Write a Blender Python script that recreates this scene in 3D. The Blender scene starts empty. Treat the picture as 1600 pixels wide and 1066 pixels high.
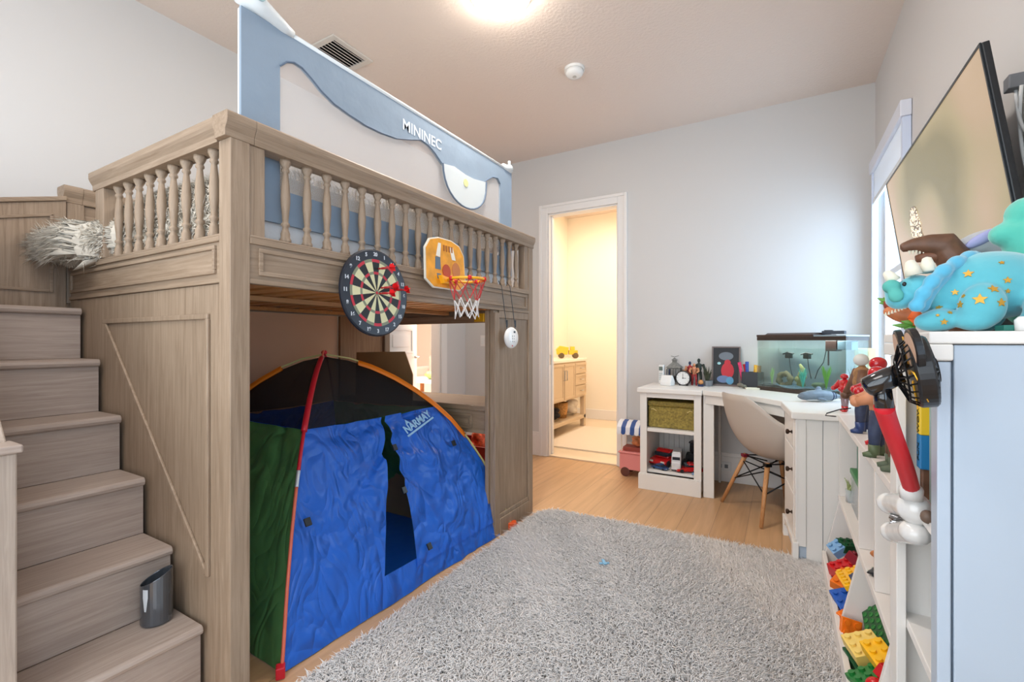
import bpy, bmesh, math, random
import numpy as np
from mathutils import Vector, Matrix, Euler
PI = math.pi
S = bpy.context.scene
C = S.collection
random.seed(4)

# ------------------------------------------------------------ camera, world, light, exposure
CAMZ = 1.17; F = 722.0; TH = math.radians(30.3)
cd = bpy.data.cameras.new('camera'); cam = bpy.data.objects.new('camera', cd); C.objects.link(cam)
cam.location = (0, 0, CAMZ); cam.rotation_euler = (PI/2, 0, TH)
cd.sensor_width = 36; cd.lens = 36*F/1600; cd.clip_start = 0.02
S.camera = cam
S.view_settings.view_transform = 'Standard'; S.view_settings.look = 'None'
S.view_settings.gamma = 1; S.view_settings.use_curve_mapping = False
S.view_settings.exposure = 0.36
w = bpy.data.worlds.new('sky'); S.world = w; w.use_nodes = True
w.node_tree.nodes['Background'].inputs[0].default_value = (0.80, 0.90, 1.0, 1)
w.node_tree.nodes['Background'].inputs[1].default_value = 1.6

def area(name, loc, rot, sx, sy, power, col, spread=PI):
    l = bpy.data.lights.new(name, 'AREA'); l.shape = 'RECTANGLE'; l.size = sx; l.size_y = sy
    l.energy = power; l.color = col; l.spread = spread
    o = bpy.data.objects.new(name, l); C.objects.link(o); o.location = loc; o.rotation_euler = rot
    return o
# daylight through the windows behind the camera and in the right wall
area('window_daylight_rear', (-1.25, -1.34, 1.50), (PI/2+.36, 0, 0), 2.9, 2.2, 36, (0.92, 0.97, 1.0))
area('window_daylight_right', (0.70, 3.62, 1.55), (0, PI/2, 0), 1.4, 0.85, 13, (0.50, 0.74, 1.0))
area('window_daylight_rear_right', (0.70, -0.35, 1.5), (0, PI/2, 0), 1.7, 1.0, 12, (0.50, 0.72, 1.0))
area('rear_fill_added', (-1.35, -.35, 2.99), (0, 0, 0), 1.1, 1.1, 20, (1.0, 0.97, 0.95))  # added overhead fill behind the camera, brightens rug, stairs and bed front
area('hall_ceiling_light', (-4.3, 3.9, 2.98), (0, 0, 0), 1.6, 1.6, 460, (1.0, 0.80, 0.62))
area('bathroom_ceiling_light', (-1.8, 5.4, 2.98), (0, 0, 0), 0.9, 0.9, 33, (1.0, 0.85, 0.70))

lp = bpy.data.lights.new('ceiling_lamp_light', 'AREA'); lp.shape = 'DISK'; lp.size = .30; lp.energy = 14; lp.color = (1.0, .95, .91)
lo = bpy.data.objects.new('ceiling_lamp_light', lp); C.objects.link(lo); lo.location = (-1.31, 2.12, 2.952)

# ------------------------------------------------------------ measuring helper
def at(u, v, X=None, Y=None, Z=None):
    """point where the sight line through pixel (u, v) meets one plane of the room"""
    r = (u-800)/F; q = (533-v)/F
    dx = math.cos(TH)*r - math.sin(TH); dy = math.sin(TH)*r + math.cos(TH)
    if X is not None: t = X/dx
    elif Y is not None: t = Y/dy
    else: t = (Z-CAMZ)/q
    return Vector((dx*t, dy*t, CAMZ+q*t))

# ------------------------------------------------------------ materials
def lin(c):
    return tuple(((x/255)/12.92 if x/255 <= 0.04045 else ((x/255+0.055)/1.055)**2.4) for x in c)
_m = {}
def mat(name, col, rough=0.5, metal=0.0, bump=0.0, bscale=60, var=0.0, vscale=6, emit=None, es=1.0, alpha=1.0, trans=0.0, coat=0.0, sheen=0.0, bdist=0.002):
    if name in _m: return _m[name]
    m = bpy.data.materials.new(name); m.use_nodes = True; nt = m.node_tree; N = nt.nodes; L = nt.links
    b = N['Principled BSDF']; c = lin(col)
    b.inputs['Base Color'].default_value = (*c, 1); b.inputs['Roughness'].default_value = rough
    b.inputs['Metallic'].default_value = metal; b.inputs['Alpha'].default_value = alpha
    b.inputs['Transmission Weight'].default_value = trans; b.inputs['Coat Weight'].default_value = coat
    b.inputs['Sheen Weight'].default_value = sheen
    tc = N.new('ShaderNodeTexCoord')
    if var > 0:
        n = N.new('ShaderNodeTexNoise'); n.inputs['Scale'].default_value = vscale; n.inputs['Detail'].default_value = 5
        L.new(tc.outputs['Object'], n.inputs['Vector'])
        r = N.new('ShaderNodeValToRGB')
        r.color_ramp.elements[0].position = 0.3; r.color_ramp.elements[1].position = 0.7
        r.color_ramp.elements[0].color = (*[x*(1-var) for x in c], 1); r.color_ramp.elements[1].color = (*[min(1, x*(1+var)) for x in c], 1)
        L.new(n.outputs['Fac'], r.inputs[0]); L.new(r.outputs[0], b.inputs['Base Color'])
    if bump > 0:
        n = N.new('ShaderNodeTexNoise'); n.inputs['Scale'].default_value = bscale; n.inputs['Detail'].default_value = 4
        L.new(tc.outputs['Object'], n.inputs['Vector'])
        k = N.new('ShaderNodeBump'); k.inputs['Strength'].default_value = bump; k.inputs['Distance'].default_value = bdist
        L.new(n.outputs['Fac'], k.inputs['Height']); L.new(k.outputs[0], b.inputs['Normal'])
    if emit is not None:
        b.inputs['Emission Color'].default_value = (*lin(emit), 1); b.inputs['Emission Strength'].default_value = es
    _m[name] = m
    return m

def wood(name, c1, c2, axis='z', rough=0.5, sc=1.0, bump=0.12):
    if name in _m: return _m[name]
    m = bpy.data.materials.new(name); m.use_nodes = True; nt = m.node_tree; N = nt.nodes; L = nt.links
    b = N['Principled BSDF']; b.inputs['Roughness'].default_value = rough
    tc = N.new('ShaderNodeTexCoord'); mp = N.new('ShaderNodeMapping')
    s = {'x': (3, 75, 75), 'y': (75, 3, 75), 'z': (75, 75, 3)}[axis]
    mp.inputs['Scale'].default_value = tuple(v*sc for v in s)
    L.new(tc.outputs['Object'], mp.inputs['Vector'])
    n = N.new('ShaderNodeTexNoise'); n.inputs['Scale'].default_value = 1; n.inputs['Detail'].default_value = 9; n.inputs['Roughness'].default_value = .68
    n.inputs['Distortion'].default_value = .9
    L.new(mp.outputs[0], n.inputs['Vector'])
    r = N.new('ShaderNodeValToRGB'); r.color_ramp.elements[0].position = .33; r.color_ramp.elements[1].position = .68
    r.color_ramp.elements[0].color = (*lin(c1), 1); r.color_ramp.elements[1].color = (*lin(c2), 1)
    L.new(n.outputs['Fac'], r.inputs[0])
    n2 = N.new('ShaderNodeTexNoise'); n2.inputs['Scale'].default_value = 1.8; n2.inputs['Detail'].default_value = 3
    L.new(tc.outputs['Object'], n2.inputs['Vector'])
    mx = N.new('ShaderNodeMix'); mx.data_type = 'RGBA'; mx.blend_type = 'MULTIPLY'; mx.inputs['Factor'].default_value = .35
    L.new(r.outputs[0], mx.inputs[6]); L.new(n2.outputs['Fac'], mx.inputs[7]); L.new(mx.outputs[2], b.inputs['Base Color'])
    k = N.new('ShaderNodeBump'); k.inputs['Strength'].default_value = bump; k.inputs['Distance'].default_value = .002
    L.new(n.outputs['Fac'], k.inputs['Height']); L.new(k.outputs[0], b.inputs['Normal'])
    _m[name] = m
    return m

def shag_mat(name, col):
    m = bpy.data.materials.new(name); m.use_nodes = True; nt = m.node_tree; N = nt.nodes; L = nt.links
    N.remove(N['Principled BSDF'])
    tc = N.new('ShaderNodeTexCoord'); n = N.new('ShaderNodeTexNoise'); n.inputs['Scale'].default_value = 9; n.inputs['Detail'].default_value = 4
    L.new(tc.outputs['Object'], n.inputs['Vector'])
    r = N.new('ShaderNodeValToRGB'); c = lin(col); r.color_ramp.elements[0].position = .3; r.color_ramp.elements[1].position = .7
    r.color_ramp.elements[0].color = (*[x*.93 for x in c], 1); r.color_ramp.elements[1].color = (*c, 1)
    L.new(n.outputs['Fac'], r.inputs[0])
    d = N.new('ShaderNodeBsdfDiffuse'); t = N.new('ShaderNodeBsdfTranslucent'); x = N.new('ShaderNodeMixShader'); x.inputs[0].default_value = .15
    L.new(r.outputs[0], d.inputs[0]); L.new(r.outputs[0], t.inputs[0])
    L.new(d.outputs[0], x.inputs[1]); L.new(t.outputs[0], x.inputs[2]); L.new(x.outputs[0], N['Material Output'].inputs[0])
    _m[name] = m
    return m
def wrinkle_mat(name, col, rough=.4, sc=3.0, dist=.035, st=.7):
    m = mat(name, col, rough, var=.08, vscale=4); nt = m.node_tree; N = nt.nodes; L = nt.links
    tc = N.new('ShaderNodeTexCoord'); mp = N.new('ShaderNodeMapping'); mp.inputs['Rotation'].default_value = (.6, .3, .2); mp.inputs['Scale'].default_value = (1, 1, .55)
    L.new(tc.outputs['Object'], mp.inputs['Vector'])
    hs = []
    for s_, off in ((sc, 0), (sc*2.3, 3.7)):
        n = N.new('ShaderNodeTexNoise'); n.inputs['Scale'].default_value = s_; n.inputs['Detail'].default_value = 1.5; n.inputs['Distortion'].default_value = 1.6
        L.new(mp.outputs[0], n.inputs['Vector'])
        a = N.new('ShaderNodeMath'); a.operation = 'SUBTRACT'; a.inputs[1].default_value = .5; L.new(n.outputs['Fac'], a.inputs[0])
        b = N.new('ShaderNodeMath'); b.operation = 'ABSOLUTE'; L.new(a.outputs[0], b.inputs[0])
        c = N.new('ShaderNodeMath'); c.operation = 'MULTIPLY'; c.inputs[1].default_value = 4.0 if off == 0 else 1.6; L.new(b.outputs[0], c.inputs[0])
        hs.append(c)
    s = N.new('ShaderNodeMath'); s.operation = 'ADD'; L.new(hs[0].outputs[0], s.inputs[0]); L.new(hs[1].outputs[0], s.inputs[1])
    k = N.new('ShaderNodeBump'); k.inputs['Strength'].default_value = st; k.inputs['Distance'].default_value = dist
    L.new(s.outputs[0], k.inputs['Height']); L.new(k.outputs[0], N['Principled BSDF'].inputs['Normal'])
    tr_ = N.new('ShaderNodeBsdfTranslucent'); tr_.inputs[0].default_value = (*lin(col), 1); x = N.new('ShaderNodeMixShader'); x.inputs[0].default_value = .28
    L.new(N['Principled BSDF'].outputs[0], x.inputs[1]); L.new(tr_.outputs[0], x.inputs[2]); L.new(x.outputs[0], N['Material Output'].inputs[0])
    return m
def floor_mat():
    m = bpy.data.materials.new('oak_floor'); m.use_nodes = True; nt = m.node_tree; N = nt.nodes; L = nt.links
    b = N['Principled BSDF']; b.inputs['Roughness'].default_value = .42
    tc = N.new('ShaderNodeTexCoord')
    br = N.new('ShaderNodeTexBrick'); mp = N.new('ShaderNodeMapping'); mp.inputs['Rotation'].default_value = (0, 0, PI/2)
    L.new(tc.outputs['Object'], mp.inputs['Vector']); L.new(mp.outputs[0], br.inputs['Vector'])
    br.inputs['Scale'].default_value = 1; br.inputs['Brick Width'].default_value = 1.9; br.inputs['Row Height'].default_value = .19
    br.inputs['Mortar Size'].default_value = .0012; br.inputs['Color1'].default_value = (*lin((212, 170, 126)), 1)
    br.inputs['Color2'].default_value = (*lin((200, 158, 116)), 1); br.inputs['Mortar'].default_value = (*lin((150, 118, 90)), 1)
    mp2 = N.new('ShaderNodeMapping'); mp2.inputs['Scale'].default_value = (26, 1.6, 20); L.new(tc.outputs['Object'], mp2.inputs['Vector'])
    n = N.new('ShaderNodeTexNoise'); n.inputs['Scale'].default_value = 1; n.inputs['Detail'].default_value = 8; n.inputs['Distortion'].default_value = .7
    L.new(mp2.outputs[0], n.inputs['Vector'])
    r = N.new('ShaderNodeValToRGB'); r.color_ramp.elements[0].position = .3; r.color_ramp.elements[1].position = .7
    r.color_ramp.elements[0].color = (.80, .78, .75, 1); r.color_ramp.elements[1].color = (1, 1, 1, 1)
    L.new(n.outputs['Fac'], r.inputs[0])
    mx = N.new('ShaderNodeMix'); mx.data_type = 'RGBA'; mx.blend_type = 'MULTIPLY'; mx.inputs['Factor'].default_value = 1
    L.new(br.outputs['Color'], mx.inputs[6]); L.new(r.outputs[0], mx.inputs[7]); L.new(mx.outputs[2], b.inputs['Base Color'])
    _m['oak_floor'] = m
    return m

def sheer_mat(name, col, op, rough=.8):
    m = bpy.data.materials.new(name); m.use_nodes = True; nt = m.node_tree; N = nt.nodes; L = nt.links
    b = N['Principled BSDF']; b.inputs['Base Color'].default_value = (*lin(col), 1); b.inputs['Roughness'].default_value = rough
    b.inputs['Alpha'].default_value = op
    _m[name] = m
    return m
def glass_mat(name, tint=(255, 255, 255), op=.12):
    m = bpy.data.materials.new(name); m.use_nodes = True; nt = m.node_tree; N = nt.nodes; L = nt.links
    N.remove(N['Principled BSDF']); out = N['Material Output']
    t = N.new('ShaderNodeBsdfTransparent'); t.inputs[0].default_value = (*lin(tint), 1)
    g = N.new('ShaderNodeBsdfGlossy'); g.inputs['Roughness'].default_value = .02
    f = N.new('ShaderNodeMixShader'); f.inputs[0].default_value = op
    L.new(t.outputs[0], f.inputs[1]); L.new(g.outputs[0], f.inputs[2]); L.new(f.outputs[0], out.inputs[0])
    _m[name] = m
    return m

WALL = mat('wall_paint', (214, 211, 208), .75, bump=.05, bscale=160)
CEIL = mat('ceiling_texture', (230, 214, 202), .85, bump=.55, bscale=55, bdist=.006)
TRIM = mat('white_trim_paint', (238, 234, 230), .38)
FLOOR = floor_mat()
WZ = wood('driftwood_z', (148, 124, 100), (184, 160, 136), 'z')
WX = wood('driftwood_x', (148, 124, 100), (184, 160, 136), 'x')
WY = wood('driftwood_y', (148, 124, 100), (184, 160, 136), 'y')
GY = wood('greywash_y', (176, 156, 142), (204, 186, 172), 'y')
SLAT = wood('pine_slat', (226, 150, 84), (248, 186, 120), 'x')
WHT = mat('white_lacquer', (236, 231, 224), .35)
WHT2 = mat('cabinet_white_cool_lit', (180, 193, 207), .32)  # white with the cool daylight on the near cabinet sides mixed into its colour
BLK = mat('black_plastic', (22, 22, 24), .3)
BLKM = mat('black_metal', (20, 20, 22), .35, .6)
WPL = mat('white_plastic', (238, 238, 236), .25, coat=.3)
RED = mat('red_plastic', (205, 22, 28), .3)
ORG = mat('orange_plastic', (240, 120, 20), .4)
YEL = mat('yellow_plastic', (250, 190, 20), .4)
GRN = mat('green_plastic', (30, 120, 50), .4)
BLU = mat('blue_plastic', (30, 90, 180), .35)
GREY = mat('grey_plastic', (120, 122, 126), .45)
CHR = mat('chrome', (210, 210, 212), .15, 1.0)
BRZ = mat('dark_bronze', (60, 44, 34), .4, .8)
GOLD = mat('gold_thread', (214, 160, 60), .4, .4)
SKIN = mat('tan_toy_skin', (206, 140, 98), .5, var=.1)
BRN = mat('brown_vinyl', (104, 70, 50), .5, var=.25, vscale=40, bump=.3, bscale=90)
NAVY = mat('navy_plastic', (38, 52, 88), .45)
LBL = mat('pale_blue_plastic', (120, 165, 205), .35)

# ------------------------------------------------------------ object helpers
MATX = {}
def props(o, label=None, cat=None, group=None, kind=None):
    if label: o['label'] = label
    if cat: o['category'] = cat
    if group: o['group'] = group
    if kind: o['kind'] = kind
    return o
def thing(name, label, cat, loc, rz=0, group=None):
    o = bpy.data.objects.new(name, None); C.objects.link(o)
    o.empty_display_size = .1
    o.location = loc; o.rotation_euler = (0, 0, rz); props(o, label, cat, group)
    MATX[o.name] = Matrix.Translation(loc) @ Matrix.Rotation(rz, 4, 'Z')
    return o
def child(me_name, me, parent):
    o = bpy.data.objects.new(me_name, me); C.objects.link(o); o.parent = parent
    MATX[o.name] = MATX[parent.name]
    return o
def link_copy(src, parent, loc=(0, 0, 0), name=None):
    o = src.copy(); C.objects.link(o); o.parent = parent; o.location = loc
    if name: o.name = name
    MATX[o.name] = MATX[parent.name]
    return o
def copy_tree(o, loc, rz, label=None, parent=None):
    c = o.copy(); C.objects.link(c)
    if parent is not None: c.parent = parent
    else:
        c.location = loc; c.rotation_euler = (0, 0, rz)
        if label: c['label'] = label
    for ch in list(o.children): copy_tree(ch, None, None, None, c)
    return c

class MB:
    def __init__(s, M=None):
        s.v = []; s.f = []; s.mi = []; s.m = 0; s.M = M
    def add(s, vs, fs, M=None):
        n = len(s.v)
        for p in vs:
            p = Vector(p)
            if M is not None: p = M @ p
            if s.M is not None: p = s.M @ p
            s.v.append(p)
        for f in fs: s.f.append([i+n for i in f]); s.mi.append(s.m)
        return s
    def box(s, x0, x1, y0, y1, z0, z1, M=None):
        x0, x1 = min(x0, x1), max(x0, x1); y0, y1 = min(y0, y1), max(y0, y1); z0, z1 = min(z0, z1), max(z0, z1)
        return s.add([(x0,y0,z0),(x1,y0,z0),(x1,y1,z0),(x0,y1,z0),(x0,y0,z1),(x1,y0,z1),(x1,y1,z1),(x0,y1,z1)],
                     [(0,3,2,1),(4,5,6,7),(0,1,5,4),(1,2,6,5),(2,3,7,6),(3,0,4,7)], M)
    def cbox(s, c, sx, sy, sz, M=None):
        return s.box(c[0]-sx/2, c[0]+sx/2, c[1]-sy/2, c[1]+sy/2, c[2]-sz/2, c[2]+sz/2, M)
    def prism(s, pts, a0, a1, axis='x', M=None):
        """closed outline pts in the two other axes, pushed from a0 to a1 along axis"""
        def P(p, a): return {'x': (a, p[0], p[1]), 'y': (p[0], a, p[1]), 'z': (p[0], p[1], a)}[axis]
        n = len(pts); ar = sum(pts[i][0]*pts[(i+1)%n][1]-pts[(i+1)%n][0]*pts[i][1] for i in range(n))
        if (ar < 0) != (axis == 'y'): pts = pts[::-1]
        if a0 > a1: a0, a1 = a1, a0
        vs = [P(p, a0) for p in pts]+[P(p, a1) for p in pts]
        fs = [list(range(n))[::-1], list(range(n, 2*n))]+[(i, (i+1) % n, n+(i+1) % n, n+i) for i in range(n)]
        return s.add(vs, fs, M)
    def tube(s, path, r, n=8, M=None, closed=False):
        path = [Vector(p) for p in path]; k = len(path)
        rs = r if isinstance(r, (list, tuple)) else [r]*k
        up = None; rings = []
        for i, p in enumerate(path):
            if closed: t = path[(i+1) % k]-path[i-1]
            else: t = path[min(i+1, k-1)]-path[max(i-1, 0)]
            t.normalize()
            if up is None:
                up = Vector((0, 0, 1)) if abs(t.z) < .9 else Vector((1, 0, 0))
            a = t.cross(up)
            if a.length < 1e-5: a = t.cross(Vector((0, 1, 0.1)))
            a.normalize(); up = a.cross(t).normalized()
            rings.append([p+(a*math.cos(2*PI*j/n)+up*math.sin(2*PI*j/n))*rs[i] for j in range(n)])
        vs = [q for g in rings for q in g]; fs = []
        for i in range(k if closed else k-1):
            i2 = (i+1) % k
            for j in range(n): fs.append((i*n+j, i*n+(j+1) % n, i2*n+(j+1) % n, i2*n+j))
        if not closed: fs += [list(range(n))[::-1], list(range((k-1)*n, k*n))]
        fs = [tuple(reversed(f)) for f in fs]
        return s.add(vs, fs, M)
    def lathe(s, prof, n=16, M=None, o=(0, 0, 0)):
        """prof: (r, z) from bottom up, around z at o"""
        vs = []; fs = []
        for r, z in prof:
            for j in range(n): vs.append((o[0]+r*math.cos(2*PI*j/n), o[1]+r*math.sin(2*PI*j/n), o[2]+z))
        k = len(prof)
        for i in range(k-1):
            for j in range(n): fs.append((i*n+j, i*n+(j+1) % n, (i+1)*n+(j+1) % n, (i+1)*n+j))
        fs += [list(range(n))[::-1], list(range((k-1)*n, k*n))]
        return s.add(vs, fs, M)
    def ball(s, c, r, M=None, n=12, k=8):
        r = (r, r, r) if not isinstance(r, (list, tuple)) else r
        vs = []; fs = []
        T = Matrix.Translation(c)
        if M is not None: T = T @ M
        for i in range(1, k):
            for j in range(n):
                a = PI*i/k; b = 2*PI*j/n
                vs.append((r[0]*math.sin(a)*math.cos(b), r[1]*math.sin(a)*math.sin(b), -r[2]*math.cos(a)))
        for i in range(k-2):
            for j in range(n): fs.append((i*n+j, i*n+(j+1) % n, (i+1)*n+(j+1) % n, (i+1)*n+j))
        vs.append((0, 0, -r[2])); vs.append((0, 0, r[2])); a = len(vs)-2
        for j in range(n):
            fs.append((a, (j+1) % n, j)); fs.append((a+1, (k-2)*n+j, (k-2)*n+(j+1) % n))
        return s.add(vs, fs, T)
    def grid(s, fn, nu, nv, M=None):
        vs = [fn(i/nu, j/nv) for i in range(nu+1) for j in range(nv+1)]
        fs = [(i*(nv+1)+j, (i+1)*(nv+1)+j, (i+1)*(nv+1)+j+1, i*(nv+1)+j+1) for i in range(nu) for j in range(nv)]
        return s.add(vs, fs, M)
    def mesh(s, name, mats, T=None):
        me = bpy.data.meshes.new(name)
        vs = s.v if T is None else [T @ p for p in s.v]
        me.from_pydata([tuple(p) for p in vs], [], s.f)
        if not isinstance(mats, (list, tuple)): mats = [mats]
        for m in mats: me.materials.append(m)
        if len(mats) > 1: me.polygons.foreach_set('material_index', s.mi)
        me.update()
        return me
    def build(s, name, mats, parent=None, local=False, smooth=False, bevel=0, sub=0, solid=0, remesh=0, rsm=6, loc=None, seg=2, free=False):
        if parent is not None:
            T = None if local else MATX[parent.name].inverted()
            me = s.mesh(name, mats, T); o = child(name, me, parent)
        else:
            if loc is None:
                xs = [p.x for p in s.v]; ys = [p.y for p in s.v]; zs = [p.z for p in s.v]
                loc = Vector(((min(xs)+max(xs))/2, (min(ys)+max(ys))/2, min(zs)))
            me = s.mesh(name, mats, Matrix.Translation(-Vector(loc)))
            o = bpy.data.objects.new(name, me); C.objects.link(o); o.location = loc
            MATX[o.name] = Matrix.Translation(loc)
        if smooth:
            me.polygons.foreach_set('use_smooth', [True]*len(me.polygons))
        if solid:
            md = o.modifiers.new('solid', 'SOLIDIFY'); md.thickness = solid; md.offset = 0
        if remesh:
            md = o.modifiers.new('remesh', 'REMESH'); md.mode = 'VOXEL'; md.voxel_size = remesh; md.use_smooth_shade = True
            md = o.modifiers.new('smooth', 'SMOOTH'); md.iterations = rsm; md.factor = .5
        if bevel:
            md = o.modifiers.new('bevel', 'BEVEL'); md.width = bevel; md.segments = seg; md.limit_method = 'ANGLE'; md.angle_limit = .6
        if sub:
            md = o.modifiers.new('sub', 'SUBSURF'); md.levels = sub; md.render_levels = sub
        return o

def text(name, s, size, M, m, parent, ext=.0006, align='CENTER', bold=0.0, local=False):
    cu = bpy.data.curves.new(name, 'FONT'); cu.body = s; cu.size = size; cu.extrude = ext
    cu.align_x = align; cu.align_y = 'CENTER'; cu.offset = bold
    tmp = bpy.data.objects.new('tmp_text', cu); C.objects.link(tmp)
    bpy.context.view_layer.update()
    me = bpy.data.meshes.new_from_object(tmp.evaluated_get(bpy.context.evaluated_depsgraph_get()))
    bpy.data.objects.remove(tmp); me.name = name
    T = M if (local or parent is None) else MATX[parent.name].inverted() @ M
    me.transform(T); me.materials.clear(); me.materials.append(m)
    return child(name, me, parent)
def frame3(o, x, y):
    """matrix with origin o, local x along x, local y along y, local z = x cross y"""
    x = Vector(x).normalized(); y = Vector(y); z = x.cross(y).normalized(); y = z.cross(x)
    return Matrix(((x.x, y.x, z.x, o[0]), (x.y, y.y, z.y, o[1]), (x.z, y.z, z.z, o[2]), (0, 0, 0, 1)))
def struct(mb, name, m, **k):
    o = mb.build(name, m, **k); o['kind'] = 'structure'
    return o
# ------------------------------------------------------------ the room
XL, XR, YF, YB, ZC = -3.08, 0.585, 4.23, -1.25, 3.05
struct(MB().box(-9.0, XR+.15, YB-.15, 9.2, -.12, 0), 'floor', FLOOR, loc=(0, 0, 0))
struct(MB().box(-9.0, XR+.15, YB-.15, 9.2, ZC, ZC+.1), 'ceiling', CEIL)
DX0, DX1, DZ = -2.051, -1.324, 2.455          # bathroom doorway
b = MB(); b.box(XL-.12, DX0, YF, YF+.12, 0, ZC).box(DX1, XR+.12, YF, YF+.12, 0, ZC).box(DX0, DX1, YF, YF+.12, DZ, ZC)
struct(b, 'wall_far', WALL)
HY0, HY1 = 3.0, 3.79                            # entrance doorway in the left wall
b = MB(); b.box(XL-.12, XL, YB, HY0, 0, ZC).box(XL-.12, XL, HY1, YF, 0, ZC).box(XL-.12, XL, HY0, HY1, DZ, ZC)
struct(b, 'wall_left', WALL)
WY0, WY1, WZ0, WZ1 = 3.16, 4.10, .86, 2.40      # right wall window
b = MB(); b.box(XR, XR+.12, YB, -.95, 0, ZC).box(XR, XR+.12, -.95, .25, 0, .6).box(XR, XR+.12, -.95, .25, 2.4, ZC)
b.box(XR, XR+.12, .25, WY0, 0, ZC).box(XR, XR+.12, WY1, YF, 0, ZC).box(XR, XR+.12, WY0, WY1, 0, WZ0).box(XR, XR+.12, WY0, WY1, WZ1, ZC)
struct(b, 'wall_right', WALL)
b = MB(); b.box(XL-.12, -2.75, YB-.12, YB, 0, ZC).box(.25, XR+.12, YB-.12, YB, 0, ZC).box(-2.75, .25, YB-.12, YB, 0, .35).box(-2.75, .25, YB-.12, YB, 2.65, ZC)
struct(b, 'wall_rear', WALL)
# windows: frames with panes
def window(n, mb, panes, glass):
    o = struct(mb, 'window_%d' % n, TRIM, bevel=.003)
    p = panes.build('window_pane', glass, o)
    return o
GL = glass_mat('window_glass', (250, 253, 255), .06)
f = MB(); 
for y0, y1, z0, z1 in ((WY0, WY0+.05, WZ0, WZ1), (WY1-.05, WY1, WZ0, WZ1), (WY0+.05, WY1-.05, WZ0, WZ0+.05), (WY0+.05, WY1-.05, WZ1-.05, WZ1), (WY0+.05, WY1-.05, 1.6, 1.64)):
    f.box(XR+.03, XR+.08, y0, y1, z0, z1)
window(1, f, MB().box(XR+.052, XR+.058, WY0+.04, WY1-.04, WZ0+.04, WZ1-.04), GL)
f = MB()
for y0, y1, z0, z1 in ((-.95, -.9, .6, 2.4), (.2, .25, .6, 2.4), (-.9, .2, .6, .65), (-.9, .2, 2.35, 2.4)): f.box(XR+.03, XR+.08, y0, y1, z0, z1)
window(2, f, MB().box(XR+.052, XR+.058, -.91, .21, .64, 2.36), GL)
f = MB()
for x0, x1, z0, z1 in ((-2.75, -2.7, .35, 2.65), (.2, .25, .35, 2.65), (-1.28, -1.22, .35, 2.65), (-2.7, .2, .35, .4), (-2.7, .2, 2.6, 2.65)): f.box(x0, x1, YB-.09, YB-.04, z0, z1)
window(3, f, MB().box(-2.71, .21, YB-.068, YB-.062, .39, 2.61), GL)
# roller blind valance and side channel at the right window
rb = thing('roller_blind', 'white roller blind with boxed valance on the right wall window behind the television', 'blind', (XR-.001, 3.63, WZ0))
MB().box(XR-.050, XR-.002, 3.12, 4.13, 2.35, 2.435).build('valance', mat('blind_white', (226, 228, 238), .4), rb, bevel=.004)
MB().box(XR-.030, XR-.026, 3.17, 4.08, 2.16, 2.35).build('shade', sheer_mat('blind_cloth', (246, 250, 255), .80), rb)
MB().box(XR-.034, XR-.020, 3.17, 4.08, 2.13, 2.16).build('bottom_bar', WPL, rb)
for y in (3.145, 4.095): MB().box(XR-.040, XR-.002, y-.015, y+.015, .95, 2.35).build('side_channel', mat('channel_blue_white', (214, 224, 244), .3), rb, bevel=.003)

# door casings, jambs, baseboards
def casing(n, mb): return struct(mb, 'trim_%d' % n, TRIM, bevel=.004)
c = MB(); cw = .09; d = YF
for x0, x1 in ((DX0-cw, DX0), (DX1, DX1+cw)):
    c.box(x0, x1, d-.016, d-.0005, 0, DZ+cw)
c.box(DX0, DX1, d-.016, d-.0005, DZ, DZ+cw)
for x0, x1 in ((DX0-cw, DX0-cw+.028), (DX1+cw-.028, DX1+cw)): c.box(x0, x1, d-.026, d-.016, 0, DZ+cw)
c.box(DX0-cw+.028, DX1+cw-.028, d-.026, d-.016, DZ+cw-.028, DZ+cw)
casing(1, c); c = MB()
c.box(DX0, DX0+.014, d, d+.118, 0, DZ).box(DX1-.014, DX1, d, d+.118, 0, DZ).box(DX0+.014, DX1-.014, d, d+.118, DZ-.014, DZ)
casing(4, c)
casing(6, MB().box(DX0+.0142, DX0+.026, d+.05, d+.085, .012, DZ-.0145)); casing(7, MB().box(DX1-.026, DX1-.0142, d+.05, d+.085, .012, DZ-.0145))
struct(MB().box(DX0+.015, DX1-.015, d+.002, d+.12, 0.0005, .012), 'trim_2', mat('door_threshold_wood', (236, 214, 184), .5))
lt = MB().box(DX1-.0165, DX1-.0142, d+.015, d+.045, .93, 1.03)
o = lt.build('strike_plate', BRZ); props(o, 'dark metal strike plate on the right jamb of the bathroom doorway', 'strike plate')
lt = MB().box(DX0+.0142, DX0+.0165, d+.015, d+.045, .93, 1.03)
o = lt.build('strike_plate', CHR); props(o, 'silver metal plate on the left jamb of the bathroom doorway', 'strike plate')
c = MB(); d = XL
for y0, y1 in ((HY0-cw, HY0), (HY1, HY1+cw)): c.box(d+.0005, d+.018, y0, y1, 0, DZ+cw)
c.box(d+.0005, d+.018, HY0, HY1, DZ, DZ+cw)
casing(3, c); c = MB()
c.box(d-.118, d, HY0, HY0+.014, 0, DZ).box(d-.118, d, HY1-.014, HY1, 0, DZ).box(d-.118, d, HY0+.014, HY1-.014, DZ-.014, DZ)
casing(5, c)
def base(n, x0, x1, y0, y1, h=.14):
    b = MB().box(x0, x1, y0, y1, 0, h-.03)
    dx, dy = x1-x0, y1-y0
    if dx > dy:
        b.box(x0, x1, (y0+.006) if n == 'far' or n == 'far_left' else y0, y1 if n in ('far', 'far_left') else y1-.006, h-.03, h)
    else:
        b.box(x0 if x0 < -1 else x0+.006, x1-.006 if x0 < -1 else x1, y0, y1, h-.03, h)
    return struct(b, 'baseboard_'+n, TRIM, bevel=.003)
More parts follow.
